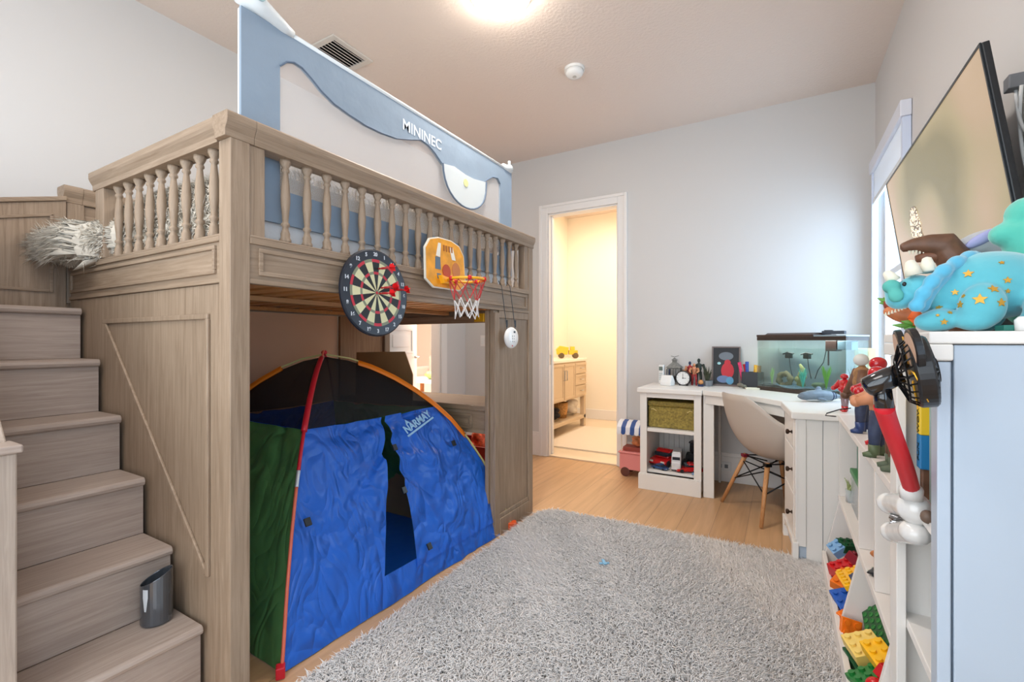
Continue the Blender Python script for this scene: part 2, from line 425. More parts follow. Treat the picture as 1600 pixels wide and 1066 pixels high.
base('far', DX1+cw+.001, XR-.0005, YF-.018, YF-.0005, .24)
base('far_left', XL+.02, DX0-cw-.001, YF-.018, YF-.0005, .24)
base('left', XL+.0005, XL+.018, HY1+cw+.001, YF-.02, .24)
base('right', XR-.018, XR-.0005, YB+.01, YF-.02, .24)

# entrance door leaf standing ajar towards the hall
def panel_door(n, M):
    b = MB(M); W, H, T = .775, 2.43, .04
    b.box(0, W, -T/2, T/2, .008, H)
    for z0, z1 in ((.22, .86), (1.04, 1.30), (1.44, 2.28)):
        for s in (-1, 1):
            y = s*T/2
            for q, e in ((.12, .012), ):
                x0, x1 = q, W-q
                b.box(x0, x1, y, y+s*e, z0, z0+.025).box(x0, x1, y, y+s*e, z1-.025, z1)
                b.box(x0, x0+.025, y, y+s*e, z0+.025, z1-.025).box(x1-.025, x1, y, y+s*e, z0+.025, z1-.025)
                b.box(x0+.07, x1-.07, y, y+s*.008, z0+.07, z1-.07)
    return struct(b, 'door_%d' % n, TRIM, bevel=.003)
a = math.radians(19)
Md = Matrix.Translation((XL-.06, HY0+.016, 0)) @ Matrix.Rotation(PI/2+a, 4, 'Z')
dr = panel_door(1, Md)
hb = MB(Md); 
for s in (-1, 1):
    hb.tube([(.72, s*.02, 1.0), (.72, s*.065, 1.0)], .012).tube([(.72, s*.065, 1.0), (.62, s*.07, 1.0)], .010)
hb.build('door_handle', CHR, dr, smooth=True)

# light switches
sw = thing('light_switch', 'ivory light switch plate with three rockers on the far wall left of the bathroom door', 'switch', at(760, 533, Y=YF-.003))
w0 = at(760, 533, Y=YF-.003)
MB().box(w0.x-.075, w0.x+.075, YF-.009, YF-.001, 1.11, 1.23).build('plate', TRIM, sw, bevel=.002)
for k in (-1, 0, 1): MB().box(w0.x+k*.046-.016, w0.x+k*.046+.016, YF-.013, YF-.009, 1.135, 1.205).build('rocker', WPL, sw, bevel=.001)
q0 = at(1130, 728, Y=YF-.02)
sk = thing('wall_outlet', 'white wall outlet set sideways on the baseboard under the corner desk', 'outlet', (q0.x, YF-.019, q0.z-.035))
MB().box(q0.x-.06, q0.x+.06, YF-.026, YF-.0185, q0.z-.035, q0.z+.035).build('plate', WPL, sk, bevel=.002)
for k in (-1, 1): MB().cbox((q0.x+k*.024, YF-.0268, q0.z), .026, .002, .03).build('socket', GREY, sk)

# ceiling lamp, smoke detector, air vent
cl = thing('ceiling_light', 'round white glowing flush ceiling lamp', 'ceiling light', (-1.31, 2.12, ZC-.09))
MB().lathe([(.0, .0), (.05, .002), (.10, .012), (.14, .034), (.155, .065), (.15, .068), (.0, .068)], 40, o=(-1.31, 2.12, ZC-.09)).build('diffuser', mat('lamp_diffuser', (255, 250, 240), .4, emit=(255, 246, 232), es=30), cl, smooth=True)
MB().lathe([(.165, 0), (.165, .02)], 40, o=(-1.31, 2.12, ZC-.0205)).build('base_ring', TRIM, cl, bevel=.003)
sd = thing('smoke_detector', 'small round white smoke detector on the ceiling', 'smoke detector', (-1.236, 2.97, ZC-.055))
MB().lathe([(.07, 0), (.07, .018)], 32, o=(-1.236, 2.97, ZC-.0185)).build('mounting_plate', WPL, sd, smooth=False)
MB().lathe([(.0, 0), (.03, 0), (.05, .006), (.060, .018), (.062, .038)], 32, o=(-1.236, 2.97, ZC-.0565)).build('cover', WPL, sd, smooth=True)
MB().lathe([(.014, -.003), (.014, 0)], 16, o=(-1.236, 2.97, ZC-.0565)).build('test_button', mat('button_grey', (190, 186, 180), .4), sd)
av = thing('air_vent', 'square off-white ceiling air vent with dark slots', 'air vent', (-2.5, 2.045, ZC-.015))
b = MB(); x0, x1, y0, y1 = -2.635, -2.365, 1.885, 2.205; e = .038
b.box(x0, x1, y0, y0+e, ZC-.012, ZC-.0005).box(x0, x1, y1-e, y1, ZC-.012, ZC-.0005).box(x0, x0+e, y0+e, y1-e, ZC-.012, ZC-.0005).box(x1-e, x1, y0+e, y1-e, ZC-.012, ZC-.0005)
b.build('frame', mat('vent_paint', (212, 204, 194), .5), av, bevel=.003)
MB().box(x0+e, x1-e, y0+e, y1-e, ZC-.003, ZC-.0006).build('backing', BLK, av)
for k in range(7):
    xx = x0+e+.016+k*(x1-x0-2*e-.02)/6.3
    MB(Matrix.Translation((xx, 0, ZC-.010)) @ Matrix.Rotation(.5, 4, 'Y')).box(-.008, .008, y0+e, y1-e, -.001, .001).build('louvre', mat('vent_paint', 0), av)

# ------------------------------------------------------------ bathroom beyond
BW = mat('bathroom_wall_paint', (250, 240, 222), .7)
struct(MB().box(-2.97, -2.85, YF+.1205, 6.7, 0, ZC), 'wall_bathroom_left', BW)
struct(MB().box(-2.85, -.95, 6.58, 6.7, 0, ZC), 'wall_bathroom_far', BW)
struct(MB().box(-1.07, -.95, YF+.121, 6.58, 0, ZC), 'wall_bathroom_right', BW)
struct(MB().box(-2.85, -1.07, 6.562, 6.5795, 0.007, .15), 'baseboard_bathroom', TRIM, bevel=.003)
struct(MB().box(-2.85, -1.07, YF+.121, 6.58, 0.0005, .006), 'floor_bathroom', mat('bathroom_tile', (232, 210, 180), .35, var=.05, vscale=3))
va = thing('vanity_cabinet', 'cream bathroom vanity with doors, drawers and an open bottom shelf', 'cabinet', (-2.57, 5.3, .006))
CRM = mat('cream_cabinet', (214, 190, 158), .5)
vx0, vx1, vy0, vy1 = -2.845, -2.34, 4.55, 6.02
MB().box(vx0, vx1+.015, vy0-.01, vy1+.01, .90, .935).build('countertop', mat('cream_stone', (248, 238, 220), .25), va, bevel=.004)
b = MB(); b.box(vx0, vx1, vy0, vy1, .42, .90).box(vx0, vx1, vy0, vy1, .12, .165)
for y in (vy0, vy1-.06): b.box(vx1-.06, vx1, y, y+.06, .006, .42).box(vx0, vx0+.06, y, y+.06, .006, .42)
b.build('body', CRM, va, bevel=.003)
def front(y0, y1, z0, z1, nm, hz):
    f = MB().box(vx1, vx1+.012, y0, y1, z0, z1)
    f.box(vx1+.012, vx1+.018, y0, y0+.03, z0, z1).box(vx1+.012, vx1+.018, y1-.03, y1, z0, z1).box(vx1+.012, vx1+.018, y0+.03, y1-.03, z0, z0+.03).box(vx1+.012, vx1+.018, y0+.03, y1-.03, z1-.03, z1)
    o = f.build(nm, CRM, va, bevel=.002)
    if hz == 'h':
        yc, zc = (y0+y1)/2, (z0+z1)/2
        MB().tube([(vx1+.018, yc-.04, zc), (vx1+.04, yc-.04, zc), (vx1+.04, yc+.04, zc), (vx1+.018, yc+.04, zc)], .006, 6).build('handle', CHR, o)
    else:
        yy = y1-.025 if hz == 'r' else y0+.025
        MB().tube([(vx1+.018, yy, z1-.2), (vx1+.04, yy, z1-.2), (vx1+.04, yy, z1-.08), (vx1+.018, yy, z1-.08)], .006, 6).build('handle', CHR, o)
for z0, z1 in ((.74, .88), (.59, .73), (.44, .58)): front(5.62, 6.0, z0, z1, 'drawer', 'h')
front(4.92, 5.25, .44, .88, 'door', 'r'); front(5.27, 5.60, .44, .88, 'door', 'l')
for z0, z1 in ((.67, .88), (.44, .66)): front(4.57, 4.90, z0, z1, 'drawer', 'h')
o = MB().box(-2.30, -1.25, 4.6, 5.9, .0065, .022).build('bath_rug', mat('cream_rug', (238, 222, 200), .95, bump=.8, bscale=140, bdist=.01)); props(o, 'low cream rug on the bathroom floor in front of the vanity', 'rug')
# toy truck on the vanity
tt = thing('toy_truck', 'yellow toy dump truck on the bathroom vanity top', 'toy truck', (-2.50, 5.80, .9355), .53)
b = MB(); b.prism([(-.16, .05), (-.02, .05), (.0, .15), (-.12, .17), (-.17, .12)], -.055, .055, 'y').box(.0, .12, -.045, .045, .05, .11).box(.02, .08, -.04, .04, .11, .16)
b.build('body', mat('truck_yellow', (240, 200, 60), .4), tt, local=True, bevel=.006)
for x in (-.10, .09):
    for y in (-.05, .05):
        MB(Matrix.Translation((x, y, .038)) @ Matrix.Rotation(PI/2, 4, 'X')).lathe([(.036, -.016), (.038, 0), (.036, .016)], 18).build('wheel', mat('brown_wheel', (110, 90, 60), .6), tt, local=True)
# things on the vanity shelf
def lump(name, label, cat, c, r, m, seed, n=9, parent=None, vox=.012, group=None):
    rnd = random.Random(seed); b = MB()
    for k in range(n):
        p = Vector((rnd.uniform(-1, 1)*r[0]*.55, rnd.uniform(-1, 1)*r[1]*.55, rnd.uniform(-.5, .6)*r[2]))
        b.ball(p+Vector(c), (r[0]*rnd.uniform(.35, .6), r[1]*rnd.uniform(.35, .6), r[2]*rnd.uniform(.3, .5)), Matrix.Rotation(rnd.uniform(-.6, .6), 4, 'X'), 10, 7)
    zm = min(p.z for p in b.v); dz = c[2]-r[2]-zm
    b.v = [p+Vector((0, 0, dz)) for p in b.v]
    o = b.build(name, m, parent, smooth=True, remesh=vox, rsm=3)
    if parent is None: props(o, label, cat, group)
    return o
lump('towel', 'white crumpled towels on the right end of the vanity shelf', 'towel', (-2.55, 5.85, .166+.115), (.16, .13, .115), mat('towel_white', (240, 230, 215), .9), 3)
lump('laundry_bag', 'orange and cream cloth bag on the left end of the vanity shelf', 'bag', (-2.53, 4.95, .166+.115), (.16, .2, .115), mat('cloth_orange', (226, 150, 90), .85, var=.35, vscale=9), 5)
lump('toiletry_bag', 'black toiletry bag in the middle of the vanity shelf', 'bag', (-2.50, 5.28, .165+.09), (.13, .10, .09), mat('cloth_black', (40, 40, 44), .7), 8)
bk = MB().lathe([(.085, 0), (.10, .10), (.105, .20), (.098, .20), (.09, .02)], 20, o=(-2.52, 5.56, .166)).build('wicker_basket', mat('wicker', (190, 140, 80), .7, var=.4, vscale=60, bump=.8, bscale=90), smooth=True)
props(bk, 'brown wicker basket on the vanity shelf beside the towels', 'basket')
mr = MB().box(-2.8495, -2.835, 4.75, 5.9, 1.15, 2.2).build('mirror', mat('mirror_glass', (250, 244, 230), .03, 1.0)); props(mr, 'frameless mirror on the bathroom wall above the vanity', 'mirror')

# ------------------------------------------------------------ hall and living room beyond the entrance
struct(MB().box(-9.0, -8.88, YB, 9.1, 0, ZC), 'wall_hall_left', WALL)
struct(MB().box(-8.88, XL-.12, .9, 1.0, 0, ZC), 'wall_hall_near', WALL)
struct(MB().box(-3.2, -2.971, YF+.1205, 9.1, 0, ZC), 'wall_hall_right', WALL)
b = MB(); b.box(-8.88, -7.6, 9.0, 9.12, 0, ZC).box(-3.6, -3.2, 9.0, 9.12, 0, ZC).box(-7.6, -3.6, 9.0, 9.12, 2.5, ZC).box(-7.6, -3.6, 9.0, 9.12, 0, .12)
struct(b, 'wall_hall_far', WALL)
f = MB()
for x in (-7.6, -6.9, -6.28, -5.5, -4.6, -3.66): f.box(x, x+.06, 9.03, 9.08, .12, 2.5)
f.box(-7.6, -3.6, 9.03, 9.08, .12, .18).box(-7.6, -3.6, 9.03, 9.08, 2.44, 2.5)
w4 = struct(f, 'window_4', mat('dark_window_frame', (62, 76, 84), .4)); MB().box(-7.55, -3.65, 9.052, 9.058, .17, 2.45).build('window_pane', GL, w4)
area('living_room_daylight', (-5.6, 9.35, 1.5), (-PI/2, 0, 0), 3.6, 2.2, 60, (.86, .94, 1.0))
# sofa with brown cushions
sf = thing('sofa', 'pale sofa in the living room seen through the open entrance door', 'sofa', (-5.6, 7.2, 0))
SFM = mat('sofa_cloth', (206, 200, 196), .9)
MB().box(-6.6, -4.6, 6.9, 7.7, .08, .44).build('seat', SFM, sf, bevel=.04)
MB().box(-6.6, -4.6, 7.7, 7.92, .08, .86).build('backrest', SFM, sf, bevel=.05)
for x in (-6.82, -4.6): MB().box(x, x+.22, 6.9, 7.92, .08, .62).build('armrest', SFM, sf, bevel=.04)
for x in (-6.5, -4.7):
    for y in (7.0, 7.8): MB().box(x-.03, x+.03, y-.03, y+.03, 0, .08).build('leg', BLK, sf)
for k, (x, lab) in enumerate(((-5.92, 'brown leather cushion on the left of the two cushions on the pale sofa'), (-5.35, 'brown leather cushion on the right of the two cushions on the pale sofa'))):
    o = MB(Matrix.Translation((x, 7.58, .68)) @ Matrix.Rotation(-.25, 4, 'X')).ball((0, 0, 0), (.26, .11, .23), n=16, k=10).build('cushion', mat('brown_leather', (150, 96, 78), .5, var=.1), smooth=True)
    props(o, lab, 'cushion')
tb = thing('coffee_table', 'wooden coffee table with a white top in front of the sofa', 'table', (-4.95, 5.9, 0))
MB().box(-5.5, -4.4, 5.6, 6.25, .50, .54).build('tabletop', TRIM, tb, bevel=.004)
MB().box(-5.45, -4.45, 5.65, 6.2, .20, .24).build('lower_shelf', wood('honey_wood', (190, 130, 80), (220, 165, 110), 'x'), tb)
for x in (-5.45, -4.5):
    for y in (5.65, 6.15): MB().box(x, x+.05, y, y+.05, 0, .50).build('leg', wood('honey_wood', 0, 0), tb)
fb = thing('fruit_bowl', 'green bowl of fruit on the living room coffee table', 'bowl', (-4.95, 5.9, .54))
MB().lathe([(.05, 0), (.12, .05), (.15, .09), (.14, .09), (.05, .02)], 20).build('bowl', mat('bowl_green', (120, 150, 90), .4), fb, local=True, smooth=True)
bp = MB()
for k in range(6): bp.ball((.07*math.cos(k), .07*math.sin(k), .09), .045, n=10, k=7)
bp.build('fruit', mat('fruit_pale', (206, 190, 120), .5), fb, local=True, smooth=True)
# ------------------------------------------------------------ loft bed
BX0, BX1, BY0, BY1 = -2.86, -1.466, .79, 2.79
bed = thing('loft_bed', 'tall greyish brown wooden loft bed with turned balusters and a built-in desk end', 'bed', (-2.16, 1.79, 0))
ZT = 1.80                                      # underside of the top rail
def W(mb, n, m, par=None, bev=.003): return mb.build(n, m, par or bed, bevel=bev)
# posts
W(MB().box(BX1-.065, BX1, BY0, BY0+.062, 0, ZT), 'corner_post', WZ)
W(MB().box(BX1-.055, BX1-.006, BY0+.0625, BY0+.115, 1.50, ZT), 'inner_post', WZ)
W(MB().box(BX1-.065, BX1, BY1-.055, BY1, 0, ZT), 'corner_post', WZ)
W(MB().box(BX1-.055, BX1-.006, BY1-.105, BY1-.0555, 1.50, ZT), 'inner_post', WZ)
W(MB().box(BX0, BX0+.06, BY0, BY0+.062, 1.34, ZT), 'corner_post', WZ)
W(MB().box(BX0, BX0+.06, BY1-.055, BY1, 0, ZT), 'corner_post', WZ)
W(MB().box(-2.485, -2.405, BY0+.001, BY0+.06, 1.512, ZT), 'end_post', WZ)
# top rail with moulded profile
def rail_prof(o, s):   # o centre, s half width
    return [(o-s*.72, ZT), (o+s*.72, ZT), (o+s*.74, ZT+.022), (o+s*.98, ZT+.040), (o+s*1.06, ZT+.050), (o+s*1.06, ZT+.070), (o+s*.95, ZT+.076), (o-s*.95, ZT+.076), (o-s*1.06, ZT+.070), (o-s*1.06, ZT+.050), (o-s*.98, ZT+.040), (o-s*.74, ZT+.022)]
def rail(n, m, a0, a1, axis, o, s=.042):
    pts = rail_prof(o, s)
    return W(MB().prism(pts, a0, a1, 'y' if axis == 'y' else 'x'), n, m, bev=.0015)
rail('top_rail', WY, BY0+.076, BY1+.012, 'y', BX1-.03)
rail('top_rail', WY, BY0-.016, BY0+.075, 'y', BX1-.03)
W(MB().prism([(p[0], p[1]) for p in rail_prof(BY0+.03, .042)], -2.51, BX1-.076, 'x'), 'top_rail', WX, bev=.0015)
rail('top_rail', WY, BY0-.012, BY0+.055, 'y', BX0+.03)
rail('top_rail', WY, BY0+.056, BY1+.012, 'y', BX0+.03, .038)
W(MB().prism(rail_prof(BY1-.03, .042), BX0+.075, BX1-.076, 'x'), 'top_rail', WX, bev=.0015)
# fascia boards with raised moulding
def fascia_x(x, y0, y1, z0, z1, s):      # faces +x (s=1)
    b = MB().box(x-s*.024, x, y0, y1, z0, z1)
    b.box(x, x+s*.010, y0, y1, z1-.020, z1).box(x-s*.05, x+s*.008, y0, y1, z1, z1+.008)
    a0, a1, c0, c1 = y0+.03, y1-.03, z0+.028, z1-.030
    t = .014
    b.box(x, x+s*.009, a0, a1, c0, c0+t).box(x, x+s*.009, a0, a1, c1-t, c1).box(x, x+s*.009, a0, a0+t, c0+t, c1-t).box(x, x+s*.009, a1-t, a1, c0+t, c1-t)
    b.box(x, x+s*.006, y0, y1, z0, z0+.016)
    return b
W(fascia_x(BX1-.008, BY0+.062, BY1-.055, 1.355, 1.502, 1), 'front_fascia', WY, bev=.002)
W(MB().box(BX0+.02, BX0+.045, BY0+.062, BY1-.055, 1.355, ZT), 'back_panel', WY)
W(MB().box(BX0+.005, BX0+.009, BY0+.04, 2.31, .0, 1.354), 'back_board', mat('taupe_board', (240, 196, 160), .6, var=.04, vscale=2))
def fascia_y(y, x0, x1, z0, z1, s=-1):
    b = MB().box(x0, x1, y, y-s*.024, z0, z1)
    b.box(x0, x1, y, y+s*.010, z1-.016, z1).box(x0, x1, y-s*.05, y+s*.008, z1, z1+.008)
    a0, a1, c0, c1 = x0+.015, x1-.03, z0+.030, z1-.026; t = .013
    b.box(a0, a1, y, y+s*.009, c0, c0+t).box(a0, a1, y, y+s*.009, c1-t, c1).box(a0, a0+t, y, y+s*.009, c0+t, c1-t).box(a1-t, a1, y, y+s*.009, c0+t, c1-t)
    b.box(x0, x1, y, y+s*.006, z0, z0+.014)
    return b
W(fascia_y(BY0+.010, -2.785, BX1-.066, 1.355, 1.502), 'end_fascia', WX, bev=.002)
W(fascia_y(BY1-.010, BX0+.06, BX1-.066, 1.355, 1.502, 1), 'end_fascia', WX, bev=.002)
# end panel beside the stairs with trapezoid moulding
W(MB().box(-2.86, BX1-.066, BY0+.012, BY0+.034, 0.0, 1.354), 'end_panel', WZ)
def strip(p, q, w0, t=.010, y=BY0+.012):
    p = Vector((p[0], 0, p[1])); q = Vector((q[0], 0, q[1])); d = (q-p).normalized(); n = Vector((d.z, 0, -d.x))*w0/2
    pts = [p+n, q+n, q-n, p-n]
    return MB().prism([(a.x, a.z) for a in pts], y-t, y, 'y')
for p, q in (((-2.425, 1.250), (-1.605, 1.250)), ((-1.612, 1.2425), (-1.612, .405)), ((-2.405, 1.2425), (-1.618, .412))):
    W(strip(p, q, .018 if p[0] > -1.62 or q[1] > 1 else .016), 'panel_moulding', WZ, bev=.003)
# balusters
def bal_mesh():
    h = ZT-1.510
    pr = [(.019, 0), (.019, .012), (.015, .020), (.0155, .034), (.0105, .047), (.0095, .056), (.0145, .062), (.0145, .068), (.0095, .074), (.0115, .10), (.0150, .135), (.0158, .160), (.0135, .20), (.0100, .235), (.0090, .245), (.0135, .250), (.0135, .256), (.0100, .261), (.0155, .272), (.0190, .280), (.0190, h)]
    b = MB(); b.lathe(pr, 14)
    return b
proto = bal_mesh().build('baluster', WZ, bed, local=True, smooth=True)
L0 = Vector((-2.16, 1.79, 0))
spots = [(BX1-.030, .993+.0851*k) for k in range(20)] + [(-1.62-.0904*k, BY0+.032) for k in range(9)]
for i, (x, y) in enumerate(spots):
    o = proto if i == 0 else link_copy(proto, bed)
    o.location = Vector((x, y, 1.510))-L0
# slats and side rails
for x in (BX0+.047, BX1-.06): W(MB().box(x, x+.025, BY0+.04, BY1-.06, 1.362, 1.385), 'slat_ledge', SLAT)
W(MB().box(-2.175, -2.135, BY0+.04, BY1-.06, 1.360, 1.385), 'centre_beam', wood('pine_slat_y', (196, 140, 88), (226, 176, 122), 'y'))
sl = MB().box(BX0+.05, BX1-.036, -.04, .04, 1.386, 1.404)
sl.M = None
p0 = None
for k in range(14):
    y = .93+k*.134
    if p0 is None:
        p0 = sl.build('slat', SLAT, bed, local=True, bevel=.002)
        p0.data.transform(Matrix.Translation((-L0.x, 0, 0))); o = p0
    else: o = link_copy(p0, bed)
    o.location = (0, y-L0.y, 0)
# desk end: side panels, plinth mouldings, desk top and apron
for (xa, xb, s) in ((BX1-.040, BX1-.014, 1), (BX0+.01, BX0+.034, -1)):
    b = MB().box(xa, xb, 2.315, BY1-.0555, 0.0, 1.354)
    if s > 0: b.box(xb, xb+.012, 2.315, 2.365, .0, 1.34).box(xb, xb+.010, 2.365, BY1-.056, 1.31, 1.354).box(xb, xb+.018, 2.365, BY1-.056, 0, .10).box(xb, xb+.011, 2.365, BY1-.056, .10, .125)
    W(b, 'desk_side_panel', WZ if s > 0 else wood('warm_back_panel', (150, 108, 70), (186, 142, 98), 'z'))
W(MB().box(BX1-.066, BX1-.0405, 2.30, 2.345, 0, 1.354), 'desk_stile', WZ)
W(MB().box(BX0+.035, BX1-.067, 2.33, 2.76, .745, .775), 'desk_top', WX)
b = MB().box(BX0+.035, BX1-.067, 2.355, 2.375, .60, .744)
x0, x1, z0, z1 = -2.05, -1.66, .625, .72
b.box(x0, x1, 2.345, 2.355, z0, z0+.016).box(x0, x1, 2.345, 2.355, z1-.016, z1).box(x0, x0+.016, 2.345, 2.355, z0+.016, z1-.016).box(x1-.016, x1, 2.345, 2.355, z0+.016, z1-.016)
b.box(x0+.03, x1-.03, 2.348, 2.355, z0+.03, z1-.03)
W(b, 'desk_apron', WX)
W(MB().box(BX0+.061, BX1-.067, BY1-.05, BY1-.028, 1.30, 1.354), 'cross_rail', WX)
# yellow tag hanging below the fascia
o = MB().box(-1.60, -1.53, 2.285, 2.2995, 1.285, 1.335).cbox((-1.565, 2.282, 1.31), .02, .006, .02).build('hook_rail', mat('brass_yellow', (214, 160, 30), .35, .4), bevel=.002)
props(o, 'small yellow metal bracket under the fascia at the bed desk end', 'bracket')

# ------------------------------------------------------------ staircase
SY0, SY1 = .372, BY0-.003
st = thing('staircase', 'greyish wooden staircase of six steps climbing to the loft bed', 'stairs', (-2.2, .58, 0))
nos = [(-1.615, .249), (-1.815, .461), (-2.02, .668), (-2.22, .880), (-2.42, 1.095), (-2.612, 1.312)]
for i, (x, z) in enumerate(nos):
    xb = nos[i+1][0]-.018 if i < 5 else -2.787
    t = .030
    pts = [(x-.010, z-t), (x-.003, z-t+.005), (x, z-t/2), (x-.003, z-.005), (x-.010, z), (xb, z), (xb, z-t)]
    y0 = SY0 if i < 5 else .15
    st_ = MB().prism(pts, y0 if i < 3 else .15, SY1, 'y').build('tread', GY, st, bevel=.002)
    zl = nos[i-1][1] if i else 0
    MB().box(x-.035, x-.018, (y0 if i < 3 else .15), SY1, zl+.0005, z-t-.0005).build('riser', GY, st, bevel=.001)
# side guard: newel, cap and sloped panel
MB().box(-1.700, -1.625, .29, SY0-.004, 0, .895).build('newel_post', wood('greywash_z', (176, 158, 142), (206, 188, 172), 'z'), st, bevel=.004)
MB().box(-1.712, -1.613, .28, SY0+.004, .8955, .915).build('newel_cap', GY, st, bevel=.004)
MB().prism([(-1.690, .916), (-2.745, 1.984), (-2.745, 0.0), (-1.701, 0.0)], .30, SY0-.008, 'y').build('side_guard', wood('greywash_z', 0, 0), st, bevel=.004)
# closing panel at the head of the stairs
pc = thing('stair_head_panel', 'brown wooden framed panel at the head of the staircase by the left wall', 'panel', (-2.9, .46, 0))
PX = -2.79
def zt(y): return 1.800-(.775-y)*.29
pts = [(.786, 0.0), (.786, zt(.786)), (.16, zt(.16)), (.16, 0.0)]
MB().prism(pts, PX-.04, PX, 'x').build('panel', WZ, pc, bevel=.002)
b = MB()
b.prism([(.786, zt(.786)+.0002), (.786, zt(.786)+.020), (.16, zt(.16)+.020), (.16, zt(.16)+.0002)], PX-.05, PX+.010, 'x'); b.build('cap', WY, pc, bevel=.003)
b = MB(); e = .012
ya, yb = .742, .20
b.prism([(ya, 1.385), (ya, zt(ya)-.055), (ya-e, zt(ya)-.055-e), (ya-e, 1.385)], PX, PX+.008, 'x')
b.prism([(ya, zt(ya)-.055), (yb, zt(yb)-.055), (yb, zt(yb)-.055-e), (ya, zt(ya)-.055-e)], PX, PX+.008, 'x')
b.box(PX, PX+.008, yb, ya-e, 1.385, 1.385+e)
b.build('moulding', WY, pc, bevel=.002)

# pot on the lowest tread
pt = thing('glass_vase', 'dark grey glossy cylinder vase with a slanted rim on the lowest visible stair tread', 'vase', (-1.775, .722, .2492))
R = .044
b = MB(); n = 32
prof = [(0, .0), (.9, .0), (1.0, .006), (1.0, 1.0), (.93, 1.0), (.93, .15), (0, .15)]
vs = []; fs = []
for r, h in prof:
    for j in range(n):
        a = 2*PI*j/n; x, y = math.cos(a), math.sin(a)
        top = .150+.022*(x*.5+y*.8)
        z = h if h < .01 else (top if h == 1.0 else .10)
        vs.append((R*r*x, R*r*y, z))
for i in range(len(prof)-1):
    for j in range(n): fs.append((i*n+j, i*n+(j+1) % n, (i+1)*n+(j+1) % n, (i+1)*n+j))
b.add(vs, fs)
b.build('body', mat('smoked_glass', (92, 96, 102), .12, .55, coat=.6), pt, local=True, smooth=False, bevel=.0015)
lab = MB()
g = lambda u, v: (1.01*R*math.cos(-1.1+.38*(u-.5)*(1.0 if v > .6 else .35+v)), 1.01*R*math.sin(-1.1+.38*(u-.5)*(1.0 if v > .6 else .35+v)), .055+.070*v)
lab.grid(g, 6, 8).build('label', mat('vase_label', (206, 210, 214), .3), pt, local=True)

# ------------------------------------------------------------ mattress, pillow, throw
ms = thing('mattress', 'white mattress on the loft bed', 'mattress', (-2.16, 1.79, 1.405))
MB().box(-2.79, -1.575, .875, 2.72, 1.4055, 1.655).build('core', mat('white_fabric', (236, 234, 232), .9, bump=.3, bscale=120), ms, bevel=.05, seg=4)
mg = MB().tube([(-1.572, .93, 1.43), (-1.572, 2.66, 1.43)], .006); mg.build('piping', mat('white_fabric', 0), ms)
pl = MB(Matrix.Translation((-1.665, .925, 1.655)) @ Matrix.Rotation(1.25, 4, 'X') @ Matrix.Rotation(.0, 4, 'Y') @ Matrix.Rotation(-.5, 4, 'Z') @ Matrix.Scale(.62, 4))
def pil(u, v):
    x, y = (u-.5)*.36, (v-.5)*.24
    e = max(0, (1-(2*u-1)**6)*(1-(2*v-1)**6)); return (x, y, .055*e**.45)
def pil2(u, v):
    x, y, z = pil(v, u); return (x, y, -z)
pl.grid(pil, 16, 12).grid(pil2, 12, 16)
props(pl.build('pillow', mat('white_fabric', 0), smooth=True), 'white pillow corner poking out by the near front bed post', 'pillow')

def noise2(x, y, s=0):
    return (math.sin(x*5.1+s)+math.sin(y*6.3+1.7*s)+math.sin((x+y)*8.7+s*2.1)+math.sin((x-y)*11.9-s))*.25
def tufts(pts, nrm, ln, wd, lean, rng, flow=None):
    """tapering three-sided blades rooted at pts; returns verts, faces"""
    n = len(pts)
    th = rng.uniform(0, 2*np.pi, n)
    side = np.stack([np.cos(th), np.sin(th), np.zeros(n)], 1)
    side -= nrm*(side*nrm).sum(1, keepdims=True); side /= np.linalg.norm(side, axis=1, keepdims=True)
    bit = np.cross(nrm, side)
    L_ = ln*rng.uniform(.65, 1.25, n)[:, None]
    d = np.cos(th*1.0)[:, None]*side*0 + bit*rng.normal(0, lean, n)[:, None] + side*rng.normal(0, lean, n)[:, None]
    if flow is not None: d = d+flow
    mid = pts+nrm*L_*.55+d*L_*.35
    tip = pts+nrm*L_*.80+d*L_*1.0
    w_ = wd*rng.uniform(.7, 1.3, n)[:, None]
    a = pts+side*w_; b_ = pts-side*w_*.5+bit*w_*.87; c_ = pts-side*w_*.5-bit*w_*.87
    a2 = mid+side*w_*.8; b2 = mid-side*w_*.4+bit*w_*.7; c2 = mid-side*w_*.4-bit*w_*.7
    V = np.stack([a, b_, c_, a2, b2, c2, tip], 1).reshape(-1, 3)
    base = np.arange(n)[:, None]*7
    q = np.array([[0, 1, 4, 3], [1, 2, 5, 4], [2, 0, 3, 5]]); t = np.array([[3, 4, 6], [4, 5, 6], [5, 3, 6]])
    Q = (base[:, None, :]+q[None]).reshape(-1, 4); T3 = (base[:, None, :]+t[None]).reshape(-1, 3)
    return V, Q, T3
def np_mesh(name, V, Q, T3, m):
    me = bpy.data.meshes.new(name); nq, nt = len(Q), len(T3)
    me.vertices.add(len(V)); me.vertices.foreach_set('co', V.astype(np.float32).ravel())
    loops = np.concatenate([Q.ravel(), T3.ravel()]).astype(np.int32)
    me.loops.add(len(loops)); me.loops.foreach_set('vertex_index', loops)
    st_ = np.concatenate([np.arange(nq)*4, nq*4+np.arange(nt)*3]).astype(np.int32)
    me.polygons.add(nq+nt); me.polygons.foreach_set('loop_start', st_)
    me.polygons.foreach_set('use_smooth', np.ones(nq+nt, dtype=bool))
    me.materials.append(m); me.update(calc_edges=True); me.validate()
    return me

